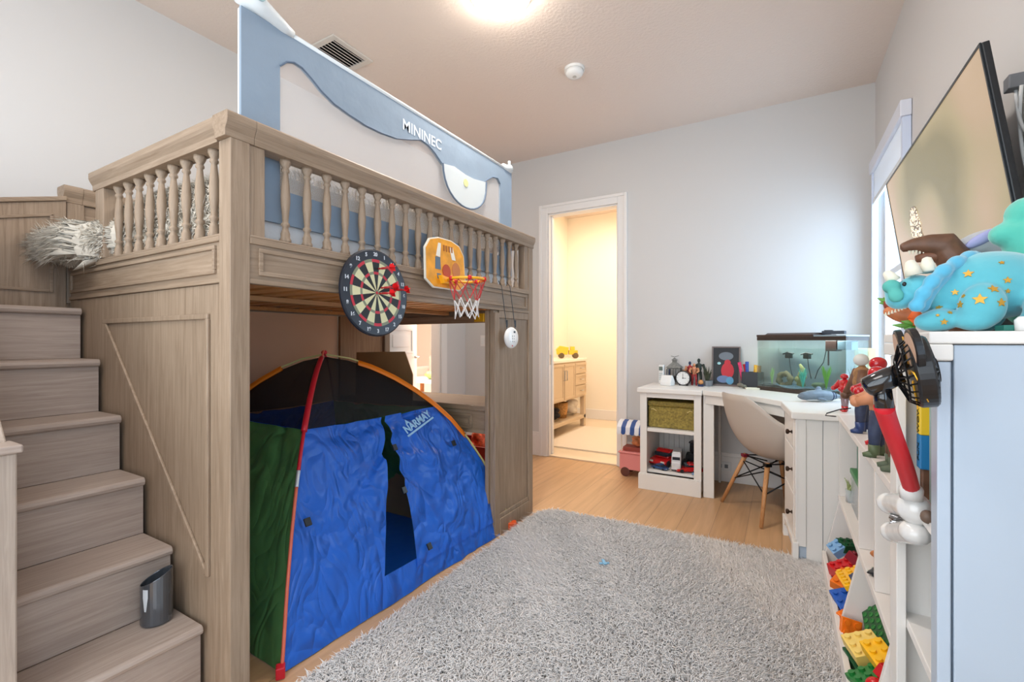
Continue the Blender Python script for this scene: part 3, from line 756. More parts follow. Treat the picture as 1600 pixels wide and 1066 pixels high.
def smooth01(x): x = max(0, min(1, x)); return x*x*(3-2*x)
def throwZ(x, y):
    z = 1.715+.065*smooth01((y-.86)/.22)+.02*noise2(x*1.1, y*.9, 1)
    z += .045*smooth01((y-1.3)/.5)
    # spills through the gap at the head of the stairs
    if x < -2.46: z -= .0
    k = smooth01((-2.40-x)/.08)
    z = z*(1-k)+k*(1.725-.10*smooth01((1.02-y)/.25)+.07*smooth01((y-1.05)/.3)+.02*noise2(x*2, y*2, 3))
    return z
th = thing('shaggy_throw', 'cream shaggy throw heaped over the loft bed and spilling at the stair head', 'blanket', (-2.16, 1.79, 1.66))
def tsurf(u, v):
    x = -2.795+u*(1.20)
    y0 = .868 if x > -2.42 else .868-.14*smooth01((-2.42-x)/.05)
    if v < .10:      # the near end drapes down over the mattress edge
        k = v/.10; zt0 = throwZ(x, y0)
        return (x, y0-.012*math.sin(k*PI)+.012*noise2(x*3, k*2, 2), 1.520+(zt0-1.520)*k)
    y = y0+(v-.10)/.90*(2.69-y0)
    return (x, y, throwZ(x, y))
CR = shag_mat('cream_shag', (236, 226, 210))
b = MB().grid(tsurf, 60, 90); nb = len(b.v)
b.build('cloth', CR, th, smooth=True)
rng = np.random.default_rng(3)
N1 = 26000
uv = rng.uniform(0, 1, (N1, 2)); uv[:14000, 1] *= .20; uv[:5000, 0] *= .36; uv[:5000, 1] *= .8
P_ = np.array([tsurf(a, c) for a, c in uv])
du = np.array([tsurf(min(1, a+.004), c) for a, c in uv])-P_; dv = np.array([tsurf(a, min(1.0, c+.004)) for a, c in uv])-P_
nr = np.cross(du, dv); ll = np.linalg.norm(nr, axis=1, keepdims=True); nr = np.where(ll > 1e-9, nr/np.maximum(ll, 1e-9), np.array([[0, 0, 1.]]))
nr[nr[:, 2] < 0] *= -1
fl = np.zeros((N1, 3)); fl[:, 1] = -.5*(P_[:, 1] < 1.2); fl[:, 2] = -.45*(P_[:, 1] < .95); fl[:, 0] = .1
V, Q, T3 = tufts(P_, nr, .052, .0036, .45, rng, fl)
V = V-np.array([-2.16, 1.79, 1.66])
# keep the pile behind the end rail, except in the open gap
V[:, 1] = np.where((V[:, 0] > -.32) & (V[:, 1] < -.948), -.948+(V[:, 1]+.948)*.25, V[:, 1])
o = child('pile', np_mesh('pile', V, Q, T3, CR), th); o['kind'] = 'stuff'
# overhanging roll at the gap
rol = MB()
def rollc(u):
    return (-2.755+u*.42, .778+.13*smooth01((u-.55)/.45), 1.578+.045*u+.010*math.sin(u*7))
def rollr(u):
    k = min(1, u/.28, (1-u)/.15+.05); return .062*math.sqrt(max(.02, 1-(1-k)**2))*(1+.12*math.sin(u*9))
def roll(u, v):
    x, y, z = rollc(u); r = rollr(u); a = 2*PI*v
    return (x, y-r*.85*math.cos(a), z+r*math.sin(a))
rol.grid(lambda u, v: roll(u, v), 18, 20)
rol.build('overhang', CR, th, smooth=True)
NR = 9000
uv = rng.uniform(0, 1, (NR, 2)); uv[:1500, 0] *= .12
P_ = np.array([roll(a, c) for a, c in uv]); ctr = np.array([rollc(a) for a, c in uv]); nr = P_-ctr
nr /= np.linalg.norm(nr, axis=1, keepdims=True); nr[:, 0] -= np.maximum(0, .30-uv[:, 0])*1.6; nr /= np.linalg.norm(nr, axis=1, keepdims=True)
fl = np.tile(np.array([[-.05, -.1, -.40]]), (NR, 1))
V, Q, T3 = tufts(P_, nr, .030, .0036, .42, rng, fl)
px_ = V[:, 0] > -2.40
V[:, 1] = np.where(px_ & (V[:, 1] < .862), .862+(.862-V[:, 1])*.2, V[:, 1])
V = V-np.array([-2.16, 1.79, 1.66])
o = child('overhang_pile', np_mesh('overhang_pile', V, Q, T3, CR), th); o['kind'] = 'stuff'

# ------------------------------------------------------------ fabric bed guard
GX = -1.555
gd = thing('bed_guard', 'tall blue fabric bed guard with sheer white mesh standing along the loft bed front', 'bed guard', (GX, 1.76, 1.66))
BF = mat('guard_blue_fabric', (140, 156, 172), .85, bump=.5, bscale=12, var=.05, vscale=5, bdist=.006)
def yz(u, v):
    p = at(u, v, X=GX); return (p.y, p.z)
gy0, gy1, gz0, gz1 = .870, 2.645, 1.590, 2.285
curve = [(436, 104), (446, 98), (458, 99), (470, 107), (485, 124), (500, 143), (520, 163), (545, 181), (570, 197), (595, 209), (618, 217), (640, 219), (656, 219), (668, 228), (678, 240), (688, 255), (698, 265), (712, 275), (726, 281), (742, 285), (754, 285), (762, 280), (768, 277), (776, 279), (780, 288)]
cv = [yz(*p) for p in curve]
cy0, cy1 = cv[0][0], cv[-1][0]
b = MB(); T_ = .006
def slab(pts): b.prism(pts, GX-T_, GX+T_, 'x')
slab([(gy0, gz0), (cy0, gz0), (cy0, gz1), (gy0, gz1)])
slab([(cy1, gz0), (gy1, gz0), (gy1, gz1), (cy1, gz1)])
slab([(cy0, gz0), (cy1, gz0), (cy1, gz0+.12), (cy0, gz0+.12)])
for (a, c) in zip(cv[:-1], cv[1:]):
    if c[0] > a[0]+1e-4: slab([(a[0], a[1]), (c[0], c[1]), (c[0], gz1), (a[0], gz1)])
b.build('fabric_panel', BF, gd)
MB().tube([(GX+.008, y, z) for y, z in cv], .0035, 6).build('trim_cord', mat('guard_trim', (96, 112, 132), .7), gd)
MB().box(GX-.001, GX+.001, cy0, cy1, gz0+.12, gz1-.02).build('mesh_panel', sheer_mat('sheer_mesh', (240, 236, 234), .26), gd)
MB().tube([(GX, gy0+.11, gz1+.006), (GX, gy1-.02, gz1+.006)], .011, 10).build('top_bar', mat('guard_white', (222, 226, 226), .4), gd, smooth=True)
for y in (gy0+.012, gy1-.012): MB().tube([(GX-.016, y, 1.44), (GX-.016, y, gz1)], .010, 8).build('upright', mat('guard_white', 0), gd)
GW = mat('guard_white', 0)
b = MB().tube([(GX, gy0+.03, gz1+.03), (GX, gy0+.03, gz1+.21)], [.034, .030], 14)
b.tube([(GX+.0, gy0-.0, gz1+.045), (GX, gy0+.075, gz1+.035), (GX, gy0+.15, gz1+.016), (GX, gy0+.19, gz1+.01)], [.036, .034, .024, .016], 12)
b.build('corner_joint', GW, gd, smooth=True)
MB(Matrix.Translation((GX+.030, gy0+.045, gz1+.055)) @ Matrix.Rotation(PI/2, 4, 'Y')).lathe([(.022, 0), (.022, .008), (.014, .009), (.014, .012)], 18).build('lock_button', mat('button_teal', (160, 190, 196), .4), gd)
b = MB().tube([(GX, gy1-.10, gz1+.014), (GX, gy1-.01, gz1+.016)], [.018, .024], 12).ball((GX, gy1-.02, gz1+.026), .024).tube([(GX, gy1-.02, gz1+.03), (GX, gy1-.02, gz1+.072)], .009)
b.build('corner_joint', GW, gd, smooth=True)
MB().box(GX+.004, GX+.016, .905, .935, 1.60, 1.70).build('buckle', BLK, gd, bevel=.003)
# lettering and pocket
p1, p2 = at(637, 192, X=GX), at(680, 211, X=GX)
Mt = frame3((GX+T_+.001, (p1.y+p2.y)/2, 2.195), (0, 1, 0), (0, 0, 1))
text('lettering', 'MININEC', .072, Mt, mat('guard_letter', (214, 222, 232), .6), gd, bold=.0015)
pk = MB(); k0, k1 = yz(688, 256), yz(756, 288)
yc, r = (k0[0]+k1[0])/2, (k1[0]-k0[0])/2; zt_ = (k0[1]+k1[1])/2+.01
pts = [(k0[0], k0[1])]+[(yc-r*math.cos(a), zt_-.20*math.sin(a)**.8) for a in [PI*i/16 for i in range(1, 16)]]+[(k1[0], k1[1]+.01), (yc+r*.4, zt_-.012), (yc, zt_-.012), (yc-r*.5, zt_)]
pk.prism(pts, GX+.010, GX+.015, 'x')
pko = pk.build('pocket', sheer_mat('pocket_mesh', (226, 232, 232), .8), gd)
MB().tube([(GX+.018, y, z) for y, z in pts[:-3]], .005, 6).build('pocket_trim', mat('guard_trim', 0), pko)
MB(Matrix.Translation((GX+.0155, yc+.0, zt_-.06)) @ Matrix.Rotation(PI/2, 4, 'Y')).lathe([(.022, 0), (.022, .002)], 16).build('badge', mat('badge_yellow', (222, 222, 160), .6), pko)

# ------------------------------------------------------------ dartboard
db = thing('dartboard', 'round magnetic dartboard with red, black and cream segments hanging on the bed fascia', 'dartboard', (-1.437, 1.348, 1.185))
Mb = frame3((-1.4355, 1.348, 1.366), (0, 1, 0.0), (-.05, 0, 1))   # local x to the right, y up, z out
RB = .178
MB(Mb).lathe([(RB-.004, -.006), (RB, -.003), (RB, .006), (RB-.006, .009), (0, .009)], 64).build('board', mat('board_black', (30, 34, 44), .35), db, bevel=0)
cols = [mat('dart_cream', (214, 212, 168), .5), mat('dart_black', (26, 30, 34), .5), mat('dart_red', (190, 40, 60), .5), mat('dart_grey_green', (128, 134, 110), .5), CHR]
seg = MB(Mb)
rings = [(.012, .075, 0), (.075, .086, 1), (.086, .125, 0), (.125, .137, 1)]
def sector(r0, r1, a0, a1, mi, z=.0102):
    seg.m = mi; k = 4; vs = []
    for j in range(k+1):
        a = a0+(a1-a0)*j/k; vs += [(r0*math.sin(a), r0*math.cos(a), z), (r1*math.sin(a), r1*math.cos(a), z)]
    seg.add(vs, [(2*j, 2*j+2, 2*j+3, 2*j+1) for j in range(k)])
for i in range(20):
    a0, a1 = (i-.5)*PI/10, (i+.5)*PI/10
    for r0, r1, kind in rings: sector(r0, r1, a0, a1, (0 if i % 2 else 1) if kind == 0 else (3 if i % 2 else 2))
for i in range(20): sector(.0, .006, (i-.5)*PI/10, (i+.5)*PI/10, 2); sector(.006, .012, (i-.5)*PI/10, (i+.5)*PI/10, 3)
seg.build('scoring_face', cols, db)
for i, s_ in enumerate((20, 1, 18, 4, 13, 6, 10, 15, 2, 17, 3, 19, 7, 16, 8, 11, 14, 9, 12, 5)):
    a = i*PI/10
    text('numeral', str(s_), .021, Mb @ Matrix.Translation((.157*math.sin(a), .157*math.cos(a), .0098)), mat('numeral_white', (210, 214, 220), .5), db, bold=.0006)
def dart(label, p, d):
    t = thing('dart', label, 'dart', tuple(p), 0, 'darts in the dartboard')
    d = Vector(d).normalized(); q = Matrix.Translation(p) @ d.to_track_quat('Z', 'Y').to_matrix().to_4x4()
    MB(q).lathe([(.0035, .0), (.004, .006), (.0025, .012), (.0048, .016), (.0048, .04), (.003, .044), (.003, .055)], 10).build('barrel', mat('dart_metal', (160, 30, 34), .3, .2), t, smooth=True)
    b = MB(q)
    for k in range(4):
        a = k*PI/2+.5; c, s = math.cos(a), math.sin(a)
        b.add([(0, 0, .048), (.015*c, .015*s, .058), (.017*c, .017*s, .074), (0, 0, .076)], [(0, 1, 2, 3), (3, 2, 1, 0)])
    b.build('flight', mat('dart_flight_red', (224, 24, 30), .4), t, solid=.0006)
def dp(x, y): return Mb @ Vector((x, y, .0112))
dart('topmost red dart on the dartboard, near the upper rim', dp(.012, .100), (1, .25, .05))
dart('lowest red dart right of the centre of the dartboard', dp(.012, -.002), (1, .15, .0))
dart('upper of the two red darts side by side right of the dartboard centre', dp(.022, .022), (1, .35, .05))
dart('red dart furthest to the right on the dartboard', dp(.100, .020), (1, .10, .0))
hk = MB().tube([(-1.457, 1.348, 1.545), (-1.440, 1.348, 1.545), (-1.4365, 1.348, 1.538)], .002, 6)
o = child('hanger', hk.mesh('hanger', BLKM, MATX[db.name].inverted()), db)

# ------------------------------------------------------------ toy basketball hoop
hp = thing('toy_basketball_hoop', 'orange toy basketball backboard with yellow hoop hung on the bed fascia', 'basketball hoop', (-1.43, 1.80, 1.43))
Mh = frame3((-1.432, 1.800, 1.545), (.02, 1, 0), (-.06, 0, 1))
out = [(-.155, -.085), (-.150, .065), (-.115, .112), (-.05, .130), (.05, .130), (.115, .112), (.150, .065), (.155, -.085), (.10, -.122), (-.10, -.122)]
MB(Mh).prism(out, -.006, .004, 'z').build('backboard', mat('board_white_edge', (232, 226, 210), .5), hp, bevel=.002)
MB(Mh).prism([(x*.95, y*.95) for x, y in out], .0042, .006, 'z').build('board_print', mat('board_orange', (232, 158, 34), .45, var=.22, vscale=16), hp)
# plain generic print: stripes, blobs and a ball
pr = MB(Mh); pr.m = 0
pr.prism([(-.075, .035), (-.055, .10), (-.035, .10), (-.045, .03)], .0062, .0072, 'z').prism([(.03, .09), (.055, .095), (.075, .03), (.045, .03)], .0062, .0072, 'z')
pr.m = 1; pr.prism([(-.085, -.03), (-.08, .03), (-.045, .03), (-.045, -.03)], .0062, .0074, 'z').prism([(-.075, -.05), (-.07, -.075), (-.045, -.075), (-.045, -.05)], .0062, .0074, 'z')
pr.m = 2; pr.prism([(.065*math.cos(a)*.5+.075, .04*math.sin(a)-.02) for a in [2*PI*i/16 for i in range(16)]], .0062, .0074, 'z')
pr.m = 3; pr.prism([(.03*math.cos(a)-.002, .034*math.sin(a)-.033) for a in [2*PI*i/24 for i in range(24)]], .0062, .009, 'z')
pr.m = 4
for k in range(4): pr.prism([(-.02+.02*k, .095), (-.02+.02*k+.014, .095), (-.02+.02*k+.012, .065), (-.02+.02*k+.001, .065)], .0062, .0074, 'z')
pr.build('board_picture', [mat('print_white', (236, 232, 220), .5), mat('print_slate', (92, 112, 130), .5), mat('print_tan', (196, 120, 60), .5), mat('ball_orange', (180, 70, 26), .5), mat('print_brown', (170, 100, 20), .5)], hp)
hc = Mh @ Vector((.010, -.088, .118)); rr = .088
ringp = [(hc.x+rr*math.cos(2*PI*i/28), hc.y+rr*math.sin(2*PI*i/28), hc.z) for i in range(28)]
MB().tube(ringp, .0065, 8, closed=True).build('rim', mat('rim_yellow', (244, 172, 30), .35), hp, smooth=True)
MB(Mh).prism([(-.07, -.06), (.03, -.075), (.04, -.10), (-.05, -.10)], .006, .032, 'z').build('bracket', mat('rim_yellow', 0), hp, bevel=.003)
cl_ = MB()
for a in (.3, 1.6, 2.9, 4.4, 5.5):
    cl_.ball((hc.x+rr*math.cos(a), hc.y+rr*math.sin(a), hc.z), .012, n=8, k=6)
cl_.build('net_clip', RED, hp, smooth=True)
nt = MB(); ntw = MB(); K = 9
lv = [(rr, 0), (.076, -.045), (.062, -.095), (.054, -.140), (.058, -.180)]
for sgn in (1, -1):
    for i in range(K):
        pth = []
        for j, (r, z) in enumerate(lv):
            a = 2*PI*i/K+sgn*j*PI/K
            pth.append((hc.x+r*math.cos(a), hc.y+r*math.sin(a), hc.z+z-.008*math.sin(3*a+j)))
        nt.tube(pth[:3], .0022, 5); ntw.tube(pth[2:], .0026, 5)
nt.build('net', mat('net_red', (190, 60, 60), .8), hp); ntw.build('net_end', mat('net_white', (222, 218, 214), .8), hp)
MB().tube([(-1.440, 1.80, 1.675), (-1.452, 1.80, 1.70), (-1.462, 1.80, 1.715)], .002, 5).build('hook', CHR, hp)

# white round toy hanging from black cords
rt = thing('hanging_alarm', 'round white plastic device hanging by two black cords from the bed', 'hanging device', (-1.43, 2.44, 1.13))
pw = at(798, 528, X=-1.43)
Mw = frame3((-1.442, pw.y, pw.z), (.1, 1, 0), (0, 0, 1))
MB(Mw).lathe([(.0, .0), (.05, .0), (.062, .008), (.066, .018), (.060, .028), (.045, .034), (0, .035)], 32).build('body', WPL, rt, smooth=True)
fc = MB(Mw); fc.m = 0
for i in range(4):
    for j in range(3): fc.cbox((-.03+i*.018, -.022+j*.016, .0352-.002*abs(i-1.5)/1.5), .008, .008, .002)
fc.m = 1; fc.cbox((.01, .035, .034), .018, .012, .002).cbox((.038, .022, .031), .012, .010, .002); fc.m = 2; fc.cbox((-.01, -.048, .0325), .008, .008, .002)
fc.build('face_marks', [mat('mark_grey', (170, 176, 180), .5), mat('mark_dark', (70, 76, 84), .5), RED], rt)
for k, (u0, u1) in enumerate(((791, 788), (804, 801))):
    q0, q1 = at(u0+1, 512, X=-1.437), at(u1-3, 447, X=-1.437)
    MB().tube([(-1.437, q0.y, q0.z-.01), (-1.441, (q0.y+q1.y)/2, (q0.z+q1.z)/2), (-1.443, q1.y, q1.z), (-1.462, q1.y-.005, 1.53)], .0022, 5).build('cord', BLK, rt)
    MB().tube([(-1.436, q0.y, q0.z+.002), (-1.436, q0.y, q0.z+.045)], .005, 6).build('cord_lock', BLK, rt)

# cardboard sheet, red toy bin under the desk end
cb = MB(Matrix.Translation((-2.60, 2.26, .02)) @ Matrix.Rotation(-.06, 4, 'X'))
pa = at(549, 549, Y=2.26); pb = at(608, 545, Y=2.26)
cb = MB().prism([(-2.66, .005), (-2.10, .005), (-2.09, .95), (-2.16, 1.10), (-2.62, 1.09)], 2.285, 2.291, 'y')
o = cb.build('cardboard_sheet', mat('cardboard', (178, 134, 88), .8, var=.06, vscale=8)); props(o, 'brown cardboard sheet standing behind the tent against the bed desk', 'cardboard')
bx = thing('toy_bin', 'red plastic toy bin on the floor beyond the bed desk', 'bin', (-2.30, 3.45, 0))
b = MB(); x0, x1, y0, y1 = -2.62, -2.08, 3.25, 3.62
b.box(x0, x1, y0, y1, .0, .02).box(x0, x0+.015, y0, y1, .02, .27).box(x1-.015, x1, y0, y1, .02, .27).box(x0+.015, x1-.015, y0, y0+.015, .02, .27).box(x0+.015, x1-.015, y1-.015, y1, .02, .27)
b.build('bin', mat('dark_red_plastic', (150, 24, 28), .4), bx, bevel=.004)
lump('gift_bag', 'orange patterned bag sticking out of the red toy bin', 'bag', (-2.36, 3.42, .021+.20), (.09, .07, .20), mat('orange_pattern', (226, 84, 40), .6, var=.5, vscale=40), 2, 10)
lump('toy_robot', 'black and yellow toy sticking out of the red toy bin', 'toy', (-2.18, 3.42, .021+.15), (.07, .07, .15), mat('black_yellow_toy', (34, 32, 30), .4, var=.9, vscale=60), 6, 12, vox=.008)
# ------------------------------------------------------------ tent
tn = thing('play_tent', 'blue and green child dome tent with black mesh top under the loft bed', 'tent', (-2.15, 1.73, 0))
CA, CB_, CC, CD = Vector((-1.512, .992, 0)), Vector((-1.462, 2.483, 0)), Vector((-2.79, 2.27, 0)), Vector((-2.79, 1.03, 0))
APX = Vector((-2.15, 1.655, 0)); HT = 1.085
fz = [(0, 0), (.1, .25), (.2, .43), (.3, .575), (.4, .70), (.5, .80), (.6, .885), (.7, .958), (.8, 1.018), (.9, 1.062), (1, HT)]
def fh(s):
    for (a, za), (c, zc) in zip(fz[:-1], fz[1:]):
        if s <= c: return za+(zc-za)*(s-a)/(c-a)
    return HT
def pole(c, s):
    s = max(0, min(1, s)); z = fh(s)
    bow = .05*math.sin(PI*min(1, s))        # the arc bulges outward low down
    p = c.lerp(APX, s); d = (c-APX).normalized()
    p = p+d*bow; p.z = z
    return p
rw = random.Random(12)
folds = [(rw.uniform(-.1, 1.1), rw.uniform(-.1, 1.1), rw.uniform(-1.2, 1.2), rw.uniform(.02, .06), rw.uniform(-.022, .022)) for _ in range(46)]
def crease(a, b):
    z = 0
    for u0, v0, an, w_, h_ in folds:
        d = (a-u0)*math.sin(an+1.2)+(b-v0)*math.cos(an+1.2)
        e = (a-u0)*math.cos(an+1.2)-(b-v0)*math.sin(an+1.2)
        z += h_*max(0, 1-abs(d)/w_)*math.exp(-(e*2.2)**2)
    return z
def face(c0, c1, s0, s1, t0, t1, amp=1.0, sag=.022, ns=30, ntt=34, push=0.0, tl=None, tr=None):
    mid = (c0+c1)/2; n_ = (mid-APX); n_.z = 0; n_.normalize()
    def f(a, b):
        s = s0+(s1-s0)*a
        q0 = tl(s) if tl else t0; q1 = tr(s) if tr else t1
        t = q0+(q1-q0)*b
        p = pole(c0, s).lerp(pole(c1, s), t)
        k = 4*t*(1-t)
        n3 = Vector((n_.x, n_.y, .5)).normalized()
        d = -sag*k*math.sin(PI*min(1, s*1.1))+crease(s, t)*amp*min(1, k*1.5)
        p = p+n3*(d+push)
        if p.z < .004: p.z = .004
        return p
    return lambda b: b.grid(f, ns, ntt)
TBL = wrinkle_mat('tent_blue', (46, 118, 232), .34)
TGR = wrinkle_mat('tent_green', (100, 154, 88), .5, 2.6, .02)
TMS = sheer_mat('tent_black_mesh', (14, 14, 16), .76)
SM = .485
def panel(nm, m, c0, c1, s0, s1, t0=0, t1=1, solid=0, **k):
    b = MB(); face(c0, c1, s0, s1, t0, t1, **k)(b)
    return b.build(nm, m, tn, smooth=True, solid=solid)
tlft = lambda s: .30+.24*(s/SM); trgt = lambda s: .455+.105*(s/SM)
panel('front_wall', TBL, CA, CB_, 0.0, SM, 0, .3, tr=tlft, ns=34, ntt=26)
panel('door_flap', TBL, CA, CB_, 0.035, SM, .45, 1, tl=trgt, ns=44, ntt=40, push=.006)
panel('front_wall', TBL, CA, CB_, 0.0, .050, .30, 1, ns=3, ntt=40)
panel('front_mesh', TMS, CA, CB_, SM, .985, amp=.2, sag=.01, solid=0)
panel('side_wall', TGR, CD, CA, 0.0, SM); panel('side_mesh', TMS, CD, CA, SM, .985, amp=.2, sag=.01, solid=0)
panel('back_wall', TBL, CC, CD, 0.0, SM); panel('back_mesh', TMS, CC, CD, SM, .985, amp=.2, sag=.01, solid=0)
panel('side_wall', TGR, CB_, CC, 0.0, SM); panel('side_mesh', TMS, CB_, CC, SM, .985, amp=.2, sag=.01, solid=0)
MB().prism([(p.x, p.y) for p in (CA+Vector((-.03, .03, 0)), CB_+Vector((-.03, -.03, 0)), CC+Vector((.02, -.02, 0)), CD+Vector((.02, .02, 0)))], .002, .008, 'z').build('groundsheet', mat('tent_floor_blue', (40, 120, 205), .35, bump=.4, bscale=14, bdist=.01), tn)
# poles and sleeves
def pole_path(c, s0, s1, n=20, off=.012):
    r_ = []
    for i in range(n+1):
        p = pole(c, s0+(s1-s0)*i/n); d = (c-APX).normalized(); p = p+d*off*.6+Vector((0, 0, off)); r_.append(p)
    return r_
PRD = mat('pole_red', (200, 24, 44), .4); POR = mat('sleeve_orange', (240, 128, 12), .5, bump=.2, bscale=60); PYL = mat('pole_pale', (206, 200, 130), .35); PSL = mat('pole_salmon', (226, 110, 84), .35)
MB().tube(pole_path(CA, .47, .93), .013, 8).build('pole_sleeve', PRD, tn, smooth=True)
MB().tube(pole_path(CA, 0, .30), .0065, 8).build('pole', PSL, tn, smooth=True)
MB().tube(pole_path(CA, .30, .345), .0078, 8).build('pole_ferrule', mat('ferrule', (200, 206, 212), .3, .6), tn, smooth=True)
MB().tube(pole_path(CA, .345, .48)+[pole(CA, .49)+Vector((.006, -.006, .010))], .0075, 8).build('pole', PRD, tn, smooth=True)
MB().tube(pole_path(CB_, 0, .33), .0055, 8).build('pole', PYL, tn, smooth=True)
def sleeve(c, s0, s1):
    b = MB(); pts = pole_path(c, s0, s1, 20, .006); tn_ = Vector((-(c-APX).normalized().y, (c-APX).normalized().x, 0))
    b.tube(pts, .014, 8)
    vs = []; 
    for i, p in enumerate(pts):
        w_ = .030
        vs += [p-tn_*w_-Vector((0, 0, .014)), p+tn_*w_-Vector((0, 0, .014)), p+tn_*.008+Vector((0, 0, .012)), p-tn_*.008+Vector((0, 0, .012))]
    fs = []
    for i in range(len(pts)-1):
        for j in range(4): fs.append((i*4+j, i*4+(j+1) % 4, i*4+4+(j+1) % 4, i*4+4+j))
    b.add(vs, fs)
    return b.build('pole_sleeve', POR, tn, smooth=True)
sleeve(CB_, .32, .86); sleeve(CD, .10, .80)
MB().tube(pole_path(CB_, .80, 1.0)[:-1]+[APX+Vector((0, 0, HT+.018))]+pole_path(CD, .78, .999)[::-1][1:], .0045, 8).build('pole', PYL, tn, smooth=True)
MB().tube(pole_path(CC, 0, .97), .006, 8).build('pole', PRD, tn, smooth=True)
MB().tube(pole_path(CD, 0, .12), .005, 8).build('pole', PYL, tn, smooth=True)
a_ = pole(CA, .93)+Vector((0, 0, .012)); c_ = APX+Vector((0, 0, HT+.022)); d_ = pole(CC, .93)+Vector((0, 0, .012))
MB().tube([a_, a_.lerp(c_, .6)+Vector((0, 0, .02)), c_+Vector((0, 0, .01)), d_.lerp(c_, .6)+Vector((0, 0, .012)), d_], .005, 8).build('apex_loop', PSL, tn, smooth=True)
MB().ball(tuple(c_), (.016, .016, .014)).build('apex_cap', PRD, tn, smooth=True)
# corner tabs
MB(Matrix.Translation(CB_+Vector((.0, .005, .012))) @ Matrix.Rotation(.6, 4, 'Z')).box(-.02, .035, -.028, .028, -.010, .03).box(.035, .06, -.016, .016, -.010, .012).build('corner_tab', mat('tab_orange', (222, 84, 20), .5), tn, bevel=.005)
MB(Matrix.Translation(CA+Vector((.005, -.01, .012))) @ Matrix.Rotation(-.6, 4, 'Z')).box(-.015, .02, -.015, .015, -.010, .03).build('corner_tab', PRD, tn, bevel=.004)
def fp(s, t, off=.02):
    p = pole(CA, s).lerp(pole(CB_, s), t); return p+Vector((off, 0, off*.4))
for s, t in ((.345, .485), (.205, .462), (.06, .52), (.30, .87), (.215, .04)):
    p = fp(s, t); MB(Matrix.Translation(p) @ Matrix.Rotation(-.5, 4, 'Y')).box(-.004, .004, -.014, .014, -.016, .016).build('tab', BLK, tn, bevel=.002)
p0_, p1_ = fp(.405, .64, .022), fp(.44, .80, .022)
Mt = frame3((p0_+p1_)/2, (p1_-p0_), (-.55, 0, .83))
text('lettering', 'NARMAY', .058, Mt, mat('tent_letter', (150, 200, 236), .5), tn, bold=.002)
MB(Mt).prism([(-.125, -.036), (-.125, -.026), (.125, -.026), (.125, -.036)], -.0004, .0008, 'z').prism([(-.085, .024), (-.07, .05), (-.055, .024)], -.0004, .0008, 'z').build('logo_bar', mat('tent_letter', 0), tn)

# ------------------------------------------------------------ shag rug
rg = thing('shag_rug', 'large white fluffy shag rug covering the floor beside the tent', 'rug', (-.61, 1.3, 0))
SHG = shag_mat('white_shag', (250, 245, 241))
rx0, rx1, ry0, ry1 = -1.405, .215, .10, 2.87
def rug_in(x, y):
    return rx0 < x < rx1 and ry0 < y < ry1
rr_ = .12
out = []
for cx, cy, a0 in ((rx1-rr_, ry1-rr_, 0), (rx0+rr_, ry1-rr_, PI/2), (rx0+rr_, ry0+rr_, PI), (rx1-rr_, ry0+rr_, 1.5*PI)):
    for k in range(7): out.append((cx+rr_*math.cos(a0+k*PI/12), cy+rr_*math.sin(a0+k*PI/12)))
MB().prism(out, .001, .010, 'z').build('backing', SHG, rg)
N2 = 150000
u_ = rng.uniform(0, 1, (N2, 2))
X_ = rx0+(rx1-rx0)*u_[:, 0]; dens = u_[:, 1]**1.0
Y_ = .45+(ry1-.45)*dens
dx = np.maximum(np.maximum(rx0+rr_-X_, X_-(rx1-rr_)), 0); dy = np.maximum(Y_-(ry1-rr_), 0)
ok = (dx**2+dy**2) < rr_**2
X_, Y_ = X_[ok], Y_[ok]; n2 = len(X_)
hump = .012*(1+np.sin(X_*9+np.sin(Y_*5))*.5+np.sin(Y_*11+X_*4)*.5)
P2 = np.stack([X_, Y_, np.full(n2, .009)], 1); nr2 = np.tile(np.array([[0, 0, 1.]]), (n2, 1))
ang = 1.2*np.sin(X_*2.3+1)+1.1*np.sin(Y_*2.9+X_*1.7)+.5*np.sin(X_*13+Y_*9)
fl2 = np.stack([np.cos(ang)*.5-.1, np.sin(ang)*.5-.15, np.zeros(n2)], 1)
edge = np.minimum(X_-rx0, rx1-X_); 
V, Q, T3 = tufts(P2, nr2, .038, .0029, .45, rng, fl2)
V = V-np.array([-.61, 1.3, 0]); V[:, 2] = np.maximum(V[:, 2], .002)
o = child('pile', np_mesh('pile', V, Q, T3, SHG), rg); o['kind'] = 'stuff'
# small blue scrap lying in the pile
ps = at(944, 881, Z=.04)
o = MB(Matrix.Translation(ps) @ Matrix.Rotation(.6, 4, 'Z')).cbox((0, 0, .003), .05, .012, .004).cbox((0, .004, .0075), .014, .05, .004).build('toy_propeller', mat('scrap_blue', (120, 180, 214), .5))
props(o, 'tiny pale blue toy piece lying in the white shag rug', 'toy piece')

# ------------------------------------------------------------ left cabinet, corner desk, right drawer cabinet
DZT = .80
lc = thing('shelf_cabinet', 'low white two-shelf cabinet standing left of the corner desk', 'cabinet', (-.745, 3.95, 0))
x0, x1, y0, y1 = -.975, -.520, 3.70, 4.205
b = MB(); 
b.box(x0+.012, x0+.034, y0+.004, y1, 0.0, .762).box(x1-.034, x1-.012, y0+.004, y1, 0.0, .762)
b.box(x0+.034, x1-.034, y0+.02, y1, .130, .152)
b.build('carcass', WHT, lc, bevel=.002)
MB().box(x0+.034, x1-.034, y0+.004, y1-.014, .455, .482).build('shelf', WHT, lc, bevel=.002)
b = MB()
for k in range(9):
    xx = x0+.035+k*(x1-x0-.07)/9; b.box(xx+.0015, xx+(x1-x0-.07)/9-.0015, y1-.013, y1-.002, .153, .76)
b.box(x0+.034, x1-.034, y1-.002, y1, .153, .76)
b.build('beadboard_back', WHT, lc, bevel=.0015)
